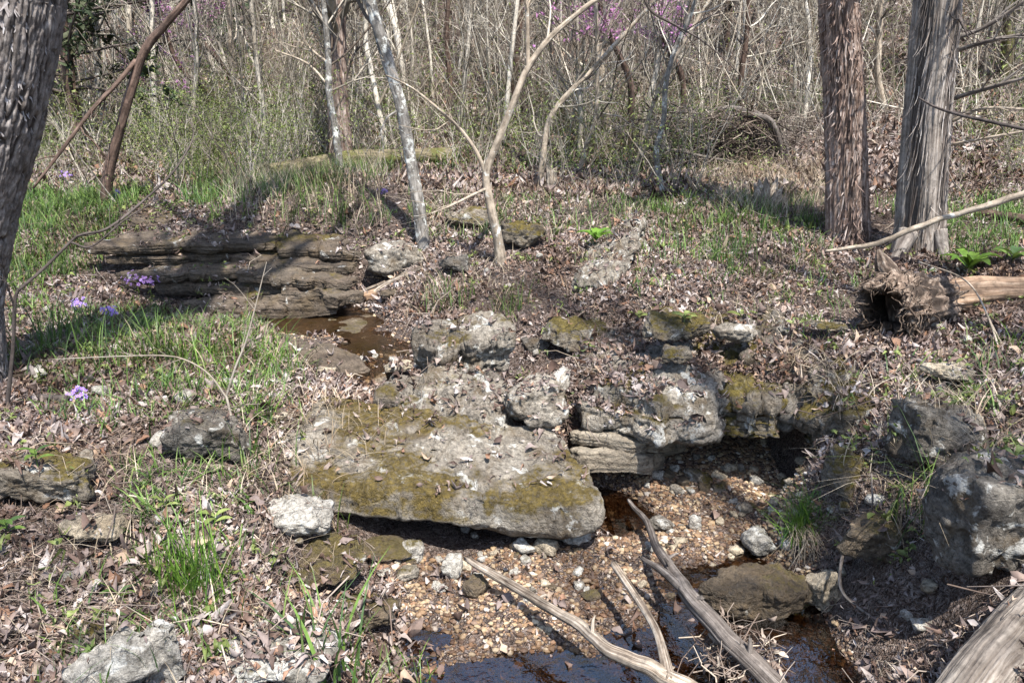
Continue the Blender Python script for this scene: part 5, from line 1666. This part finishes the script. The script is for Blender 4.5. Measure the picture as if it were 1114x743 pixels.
bark = np.concatenate([np.full((30, S), -.8), np.clip(fbm(out * 14, 3), -1, 1)])
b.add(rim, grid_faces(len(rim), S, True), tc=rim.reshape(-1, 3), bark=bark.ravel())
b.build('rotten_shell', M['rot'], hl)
b = MB()
rng = np.random.default_rng(88)
n = 420
ii = rng.integers(0, 12, n); jj = rng.integers(0, S, n)
st_ = out[ii, jj]
dirs = nrm(-T_[0][None] * rng.uniform(-.3, 1.0, (n, 1)) + rng.normal(0, .45, (n, 3)) + np.array([0, 0, -.15]))
tt_ = np.linspace(0, 1, 5)
Pk = st_[:, None] + dirs[:, None] * (tt_[None] * rng.uniform(.02, .10, n)[:, None])[..., None] + rng.normal(0, .004, (n, 5, 3))
tubes(b, Pk, rng.uniform(.0015, .006, n)[:, None] * np.linspace(1, .3, 5)[None], 4)
b.build('torn_fibres', M['rot'], hl)
b = MB()
limb(b, [WY(985, 352, yh), WY(978, 318, yh - .04), WY(962, 290, yh - .02), WY(955, 272, yh)], [.075, .06, .04, .008], 40, 60, d_rot, 8)
limb(b, [WY(1000, 350, yh + .02), WY(1006, 318, yh), WY(1012, 304, yh)], [.05, .04, .03], 30, 40, d_rot, 9)
b.build('broken_shard', M['rot'], hl)
wood('fallen_log', [WY(1012, 326, yh + .20), WY(1060, 320, yh + .24), WY(1120, 319, yh + .27), WY(1230, 318, yh + .3)], [.075, .085, .083, .08], 'log', 'orange brown fallen log lying behind the hollow one', 'log', 50, 110, seed=12)
# pole
wood('bare_pole', br((898, 276, 4.45), (945, 268, 4.4), (1000, 248, 4.3), (1060, 228, 4.2), (1125, 206, 4.1)), [.008, .014, .016, .017, .018], 'palebark', 'long pale bare pole leaning across the foot of the cedars', 'pole', 14, 60, d_soft, 13)
yy = 6.3
wood('mossy_log', [np.array([*WY(290, 193, 6.9)[:2], Hz(*WY(290, 193, 6.9)[:2]) + .08]), np.array([*WY(380, 180, 7.3)[:2], Hz(*WY(380, 180, 7.3)[:2]) + .10]), np.array([*WY(490, 176, 7.7)[:2], Hz(*WY(490, 176, 7.7)[:2]) + .10])], [.07, .085, .07], 'mossbark',
     'mossy brown log lying across behind the lichened tree', 'log', 30, 90, seed=14)
g1, g2 = G(1060, 236), G(1125, 250)
wood('thin_log', [g1 + np.array([0, 0, .03]), g2 + np.array([0, 0, .04])], [.03, .035], 'brownbark', 'thin brown log on the slope right of the grey cedar', 'log', 16, 40, seed=15)
g1, g2 = G(300, 222), G(490, 192)
# wood beside the pool
g1, g2 = G(398, 330), G(455, 298)
wood('driftwood_stick', [g1 + np.array([0, 0, .04]), (g1 + g2) / 2 + np.array([0, 0, .05]), g2 + np.array([0, 0, .03])], [.014, .022, .02], 'drift', 'short pale stick propped on the right end of the ledges', 'driftwood', 18, 50, seed=16, jag=.02)
g1, g2 = G(372, 336), G(420, 314)
wood('driftwood_stick', [g1 + np.array([0, 0, .03]), (g1 + g2) / 2 + np.array([0, 0, .05]), g2 + np.array([0, 0, .05])], [.006, .01, .012], 'drift', 'thinner pale stick with its tip over the upper pool', 'driftwood', 14, 40, seed=17)
g1 = G(408, 328)
wood('rotten_wood', [g1 + np.array([-.06, 0, .03]), g1 + np.array([.09, .1, .06])], [.03, .04], 'log', 'stubby rotten wood piece between the pale sticks', 'wood', 24, 40, d_rot, 18, jag=.02)
g1 = G(40, 440)
wood('dark_log', [g1 + np.array([-.1, .02, .02]), g1 + np.array([.12, 0, .025])], [.022, .017], 'darktwig', 'short dark dead branch lying beside the thick oak', 'branch', 16, 40, seed=19, jag=.02)

# broken pale stump in the background
gs = G(834, 226)
stp = empty('stump', gs, 'pale splintered stump in dry grass left of the brown cedar', 'stump')
b = MB()
for i in range(9):
    a = i * .7
    p = gs + np.array([math.cos(a) * .05, math.sin(a) * .05, -.05])
    limb(b, [p, p + np.array([math.cos(a) * .02, math.sin(a) * .02, .12 + .06 * math.sin(i * 2.3)]), p + np.array([math.cos(a) * .05, math.sin(a) * .04, .20 + .08 * math.sin(i * 2.3)])], [.04, .03, .004], 10, 20, d_fib, i)
b.build('splinters', M['drift'], stp)
gs = G(600, 206)
b = MB()
limb(b, [gs - np.array([0, 0, .05]), gs + np.array([0, 0, .14])], [.05, .042], 24, 20, d_fib, 4, jag=.05)
tag(b.build('stump', M['drift'], origin=gs), 'short cut stump behind the small elbowed tree', 'stump')

# brush pile with arched dead limbs
yb_ = 7.3
gb = np.array([*WY(790, 190, yb_)[:2], 0]); gb[2] = Hz(gb[0], gb[1])
bp = empty('brush_pile', gb, 'heap of arched dead limbs and tangled brush left of the cedars', 'brush pile')
for pts, rr in [([(742, 180), (752, 145), (775, 122), (810, 120), (842, 135), (858, 165)], .030), ([(720, 170), (755, 155), (800, 148), (855, 150)], .035), ([(735, 190), (780, 160), (830, 158), (862, 172)], .022),
                ([(762, 190), (775, 150), (800, 130), (830, 128)], .018), ([(850, 185), (846, 150), (835, 130), (806, 124)], .035), ([(705, 160), (740, 165), (790, 175), (850, 180)], .015), ([(748, 130), (790, 140), (850, 160)], .012)]:
    dy = rng.uniform(-.15, .25)
    b = MB(); limb(b, br(*[(a, c_, yb_ + dy + .1 * math.sin(a)) for a, c_ in pts]), [rr * .8, rr * .9, rr * .6], 14, 50, d_fib, int(rr * 999)); b.build('limb', M['darkdrift'], bp)
b = MB()
n = 1100
cc = np.column_stack([rng.normal(785, 42, n), rng.uniform(128, 194, n)])
Pq = np.array([WY(a, c_, yb_ + rng.uniform(-.2, .4)) for a, c_ in cc])
d = nrm(rng.normal(0, 1, (n, 3)) * np.array([1, .5, .45]))
t = np.linspace(-.5, .5, 6)
P = Pq[:, None] + d[:, None] * (t[None] * rng.uniform(.2, .7, n)[:, None])[..., None] + rng.normal(0, .02, (n, 6, 3))
P[:, :, 2] += .12 * (0.25 - t[None] ** 2)
tubes(b, P, np.tile(np.linspace(.006, .0025, 6), (n, 1)) * rng.uniform(.4, 1.2, (n, 1)), 4)
tw_ = b.build('brushwood', M['brushwood'], bp)
tw_['kind'] = 'stuff'

# thin dead stems in the foreground
def sprig(name, pts, radii, label, subs, mat='darktwig', cat='dead stem', seed=0, n2=10):
    root = empty(name, pts[0], label, cat)
    rng = np.random.default_rng(seed)
    b = MB(); Pm, Rm = limb(b, pts, radii, 8, 60, d_soft, seed); b.build('stem', M[mat], root)
    al, ar = [Pm], [Rm]
    for pth, rr in subs:
        b = MB(); Pp, Rr = limb(b, pth, rr, 7, 60, d_soft, seed + 1)
        if n2:
            q, rq = grow(rng, Pp[None], Rr[None], n2, (.05, .22), (.4, 1.0), 5, .5, .03, .2, .3, 1, .0009)
            tubes(b, q, rq, 4)
        b.build('branch', M[mat], root)
    return root


y1 = 2.75
sprig('dead_sapling', br((8, 440, y1), (14, 380, y1), (16, 330, y1), (20, 315, y1)), [.008, .007, .0065, .006], 'dark wiry sapling arching right from beside the oak',
      [(br((20, 316, y1), (50, 290, y1 + .05), (78, 262, y1 + .1), (90, 255, y1 + .1), (118, 248, y1 + .1), (160, 215, y1 + .3), (190, 185, y1 + .4), (210, 150, y1 + .45), (205, 128, y1 + .5)), [.006, .0055, .005, .005, .005, .0045, .004, .003, .0015]),
       (br((78, 264, y1 + .1), (100, 268, y1 + .05), (135, 240, y1 + .1), (170, 218, y1 + .15)), [.004, .0035, .003, .0012]),
       (br((16, 335, y1), (4, 300, y1 - .05), (-6, 270, y1 - .1)), [.004, .003, .002])], seed=701, n2=7)
y2 = 2.75
sprig('dead_weed', [G(286, 628), WY(272, 560, 2.5), WY(262, 500, 2.65), WY(246, 430, y2)], [.006, .0055, .005, .0045], 'grey forked dead stem rising before the mossy slab',
      [(br((246, 432, y2), (256, 400, y2), (268, 370, y2 + .02), (280, 325, y2 + .05), (290, 285, y2 + .08)), [.0045, .004, .0035, .0025, .001]),
       (br((246, 432, y2), (228, 408, y2), (205, 393, y2), (178, 387, y2 + .05), (120, 388, y2 + .1), (55, 391, y2 + .15)), [.004, .0035, .003, .0028, .002, .001])], mat='twig2', seed=702, n2=6)
M['twig2'] = M['twig2']
# dark dead branch coming in at the top centre
y3 = 5.2
sprig('hanging_branch', br((690, -40, y3), (705, 8, y3), (735, 28, y3), (760, 42, y3), (785, 62, y3), (808, 85, y3)), [.009, .008, .007, .006, .004, .002], 'dark bare branch drooping into view at the top centre',
      [(br((735, 28, y3), (752, 45, y3), (775, 80, y3), (800, 110, y3)), [.004, .003, .002, .001]), (br((745, 34, y3), (765, 22, y3), (790, 8, y3), (812, -15, y3)), [.004, .003, .003, .002])], seed=703, n2=5)
# twigs poking out over the right bank
y4 = 2.3
sprig('bare_root', br((948, 515, 2.55), (948, 555, 2.4), (930, 585, 2.35), (918, 598, 2.3), (915, 640, 2.2), (940, 665, 2.15), (985, 690, 2.05)), [.003, .004, .005, .005, .006, .007, .006], 'bare bent root looping down the right bank to the water',
      [(br((960, 590, 2.3), (990, 610, 2.2), (1030, 640, 2.05), (1070, 665, 1.95)), [.005, .006, .006, .005])], mat='darkdrift', seed=704, n2=3)
# bramble canes arching over the right bank
sprig('arching_cane', br((1000, 285, 4.0), (1050, 305, 3.6), (1075, 345, 3.3), (1092, 400, 3.0), (1108, 450, 2.9)), [.003, .004, .004, .005, .006], 'straw coloured cane arching in front of the fallen log', [(br((1075, 345, 3.3), (1095, 385, 3.1), (1112, 420, 3.0)), [.003, .003, .002])], mat='palebark', seed=705, n2=2)


# ------------------------------------------------------------------ flowers and small plants
def flower(px, py, ground_px, rpx, label, seed, heads=1):
    rng = np.random.default_rng(seed)
    g = G(*ground_px)
    hd = WY(px, py, g[1])
    root = empty('wildflower', g, label, 'flower')
    t = g[1] / ray(px, py)[1]
    r = rpx / F_PX * t
    b = MB(); limb(b, [g - np.array([0, 0, .01]), (g + hd) / 2 + np.array([.01, 0, 0]), hd], [.002, .0018, .0015], 6, 14, None, seed, cap=False); b.build('stem', M['grass'], root)
    b = MB()
    n = 26
    c = hd + rng.normal(0, 1, (n, 3)) * r * np.array([.55, .4, .32])
    for k in range(n):           # five petals each
        nr_ = nrm((c[k] - hd) / r + np.array([0, -.5, .9]))
        ax = nrm(np.cross(nr_, [0.3, 0.2, 1])); ay = np.cross(nr_, ax)
        s = .0105 * rng.uniform(.8, 1.2)
        V, Q = [], []
        for j in range(5):
            a = j * 2 * PI / 5 + k
            d0, d1 = math.cos(a) * ax + math.sin(a) * ay, -math.sin(a) * ax + math.cos(a) * ay
            i0 = len(V)
            V += [c[k] + d0 * .001, c[k] + d0 * s * .6 + d1 * s * .32, c[k] + d0 * s + nr_ * s * .1, c[k] + d0 * s * .6 - d1 * s * .32]
            Q.append((i0, i0 + 1, i0 + 2, i0 + 3))
        b.add(np.array(V), Q)
    b.build('flower_head', M['violet'], root, smooth=False)
    b = MB()
    p = np.array([g + (hd - g) * q for q in (.3, .3, .6, .6)]) + rng.normal(0, .008, (4, 3))
    leaves(b, p[:, :2], p[:, 2], np.tile(np.array([0, 0, 1.0]), (4, 1)), .03, rng, 4, .5, 0); b.build('leaves', M['grass'], root)


for i, a in enumerate([(148, 304, (150, 335), 11, 'violet phlox head on the left of the pair in front of the ledges'), (162, 306, (163, 336), 9, 'smaller violet phlox head on the right of the pair in front of the ledges'),
                       (119, 337, (122, 362), 10, 'violet phlox head standing in the lush grass below the pair'), (84, 329, (86, 345), 7, 'faint violet phlox behind the lush grass on the left'),
                       (84, 428, (85, 444), 10, 'low violet phlox by the short dark dead branch'), (70, 189, (70, 205), 7, 'far violet phlox in the green patch behind the oak'), (128, 210, (128, 220), 6, 'far violet phlox at the foot of the leaning brown tree'), (417, 208, (417, 218), 4, 'tiny far violet flower left of the lichened tree')]):
    flower(*a[:4], a[4], 720 + i)


def seedling(px, py, lpx, n, label, mat, seed, up=.3, h=.03, at=None):
    rng = np.random.default_rng(seed)
    g0 = G(px, py)
    x, y = np.array([g0[0]]), np.array([g0[1]])
    g = np.array([g0[0], g0[1], drop(x, y)[0][0]]) if at is None else at
    t = g[1] / ray(px, py)[1]
    L = lpx / F_PX * t
    root = empty('seedling', g, label, 'plant')
    b, s = MB(), MB()
    K = 6
    for k in range(n):
        a = k * 2.4 + rng.uniform(-.3, .3)
        dr = np.array([math.cos(a), math.sin(a), 0])
        sd_ = np.array([-math.sin(a), math.cos(a), 0])
        tip = g + np.array([0, 0, h]) * (0.6 + .8 * k / n)
        tt = np.linspace(0, 1, K)
        wv = np.sin(PI * np.clip(tt, .04, .97)) ** .8 * L * rng.uniform(.3, .42)
        ctr = tip + dr * (tt * L)[:, None] * .9 + np.array([0, 0, 1]) * (up * L * tt - up * .7 * L * tt ** 2)[:, None]
        V = np.stack([ctr - sd_ * wv[:, None] * .5 + np.array([0, 0, 1]) * (wv * .2)[:, None], ctr, ctr + sd_ * wv[:, None] * .5 + np.array([0, 0, 1]) * (wv * .2)[:, None]], 1)
        b.add(V, grid_faces(K, 3))
    limb(s, [g - np.array([0, 0, .01]), g + np.array([0, 0, h * 1.4])], [.0015, .001], 6, 8, None, seed, cap=False)
    b.build('leaves', M[mat], root); s.build('stem', M['grass'], root)


for i, a in enumerate([(50, 552, 20, 5, 'oval leaved green seedling by the rock under the oak', 'grass', .4, .05), (10, 588, 22, 6, 'bluish green leafy seedling at the left edge', 'grass', .4, .05), (574, 482, 16, 6, 'green seedling at the right rear of the mossy slab', 'leafgreen', .5, .03),
                       (648, 272, 24, 9, 'bright green leafy rosette beside the leaning rock plate', 'brightgrass', .9, .03), (1052, 300, 34, 8, 'large leaved green plant behind the orange fallen log', 'brightgrass', 1.0, .05), (735, 485, 16, 6, 'small seedling on the overhanging ledge lip', 'leafgreen', .4, .03),
                       (690, 432, 14, 6, 'tiny seedling on the speckled ledge rock', 'leafgreen', .4, .02), (800, 415, 18, 6, 'seedling in leaves above the black hollow', 'leafgreen', .4, .03), (235, 575, 20, 5, 'small green seedling above the tall grass clump', 'leafgreen', .4, .04),
                       (180, 560, 16, 5, 'pale green seedling on the leafy left slope', 'leafgreen', .4, .04), (130, 655, 20, 5, 'mossy green sprig behind the whitish ridge', 'grass', .4, .02), (1100, 290, 26, 6, 'green plant at the right edge by the fallen log', 'grass', .8, .05),
                       (110, 275, 18, 6, 'green seedling on the left of the top ledge step', 'leafgreen', .4, .03), (205, 268, 18, 6, 'green seedling on the middle of the top ledge step', 'leafgreen', .4, .03)]):
    seedling(a[0], a[1], a[2], a[3], a[4], a[5], 760 + i, a[6], a[7])
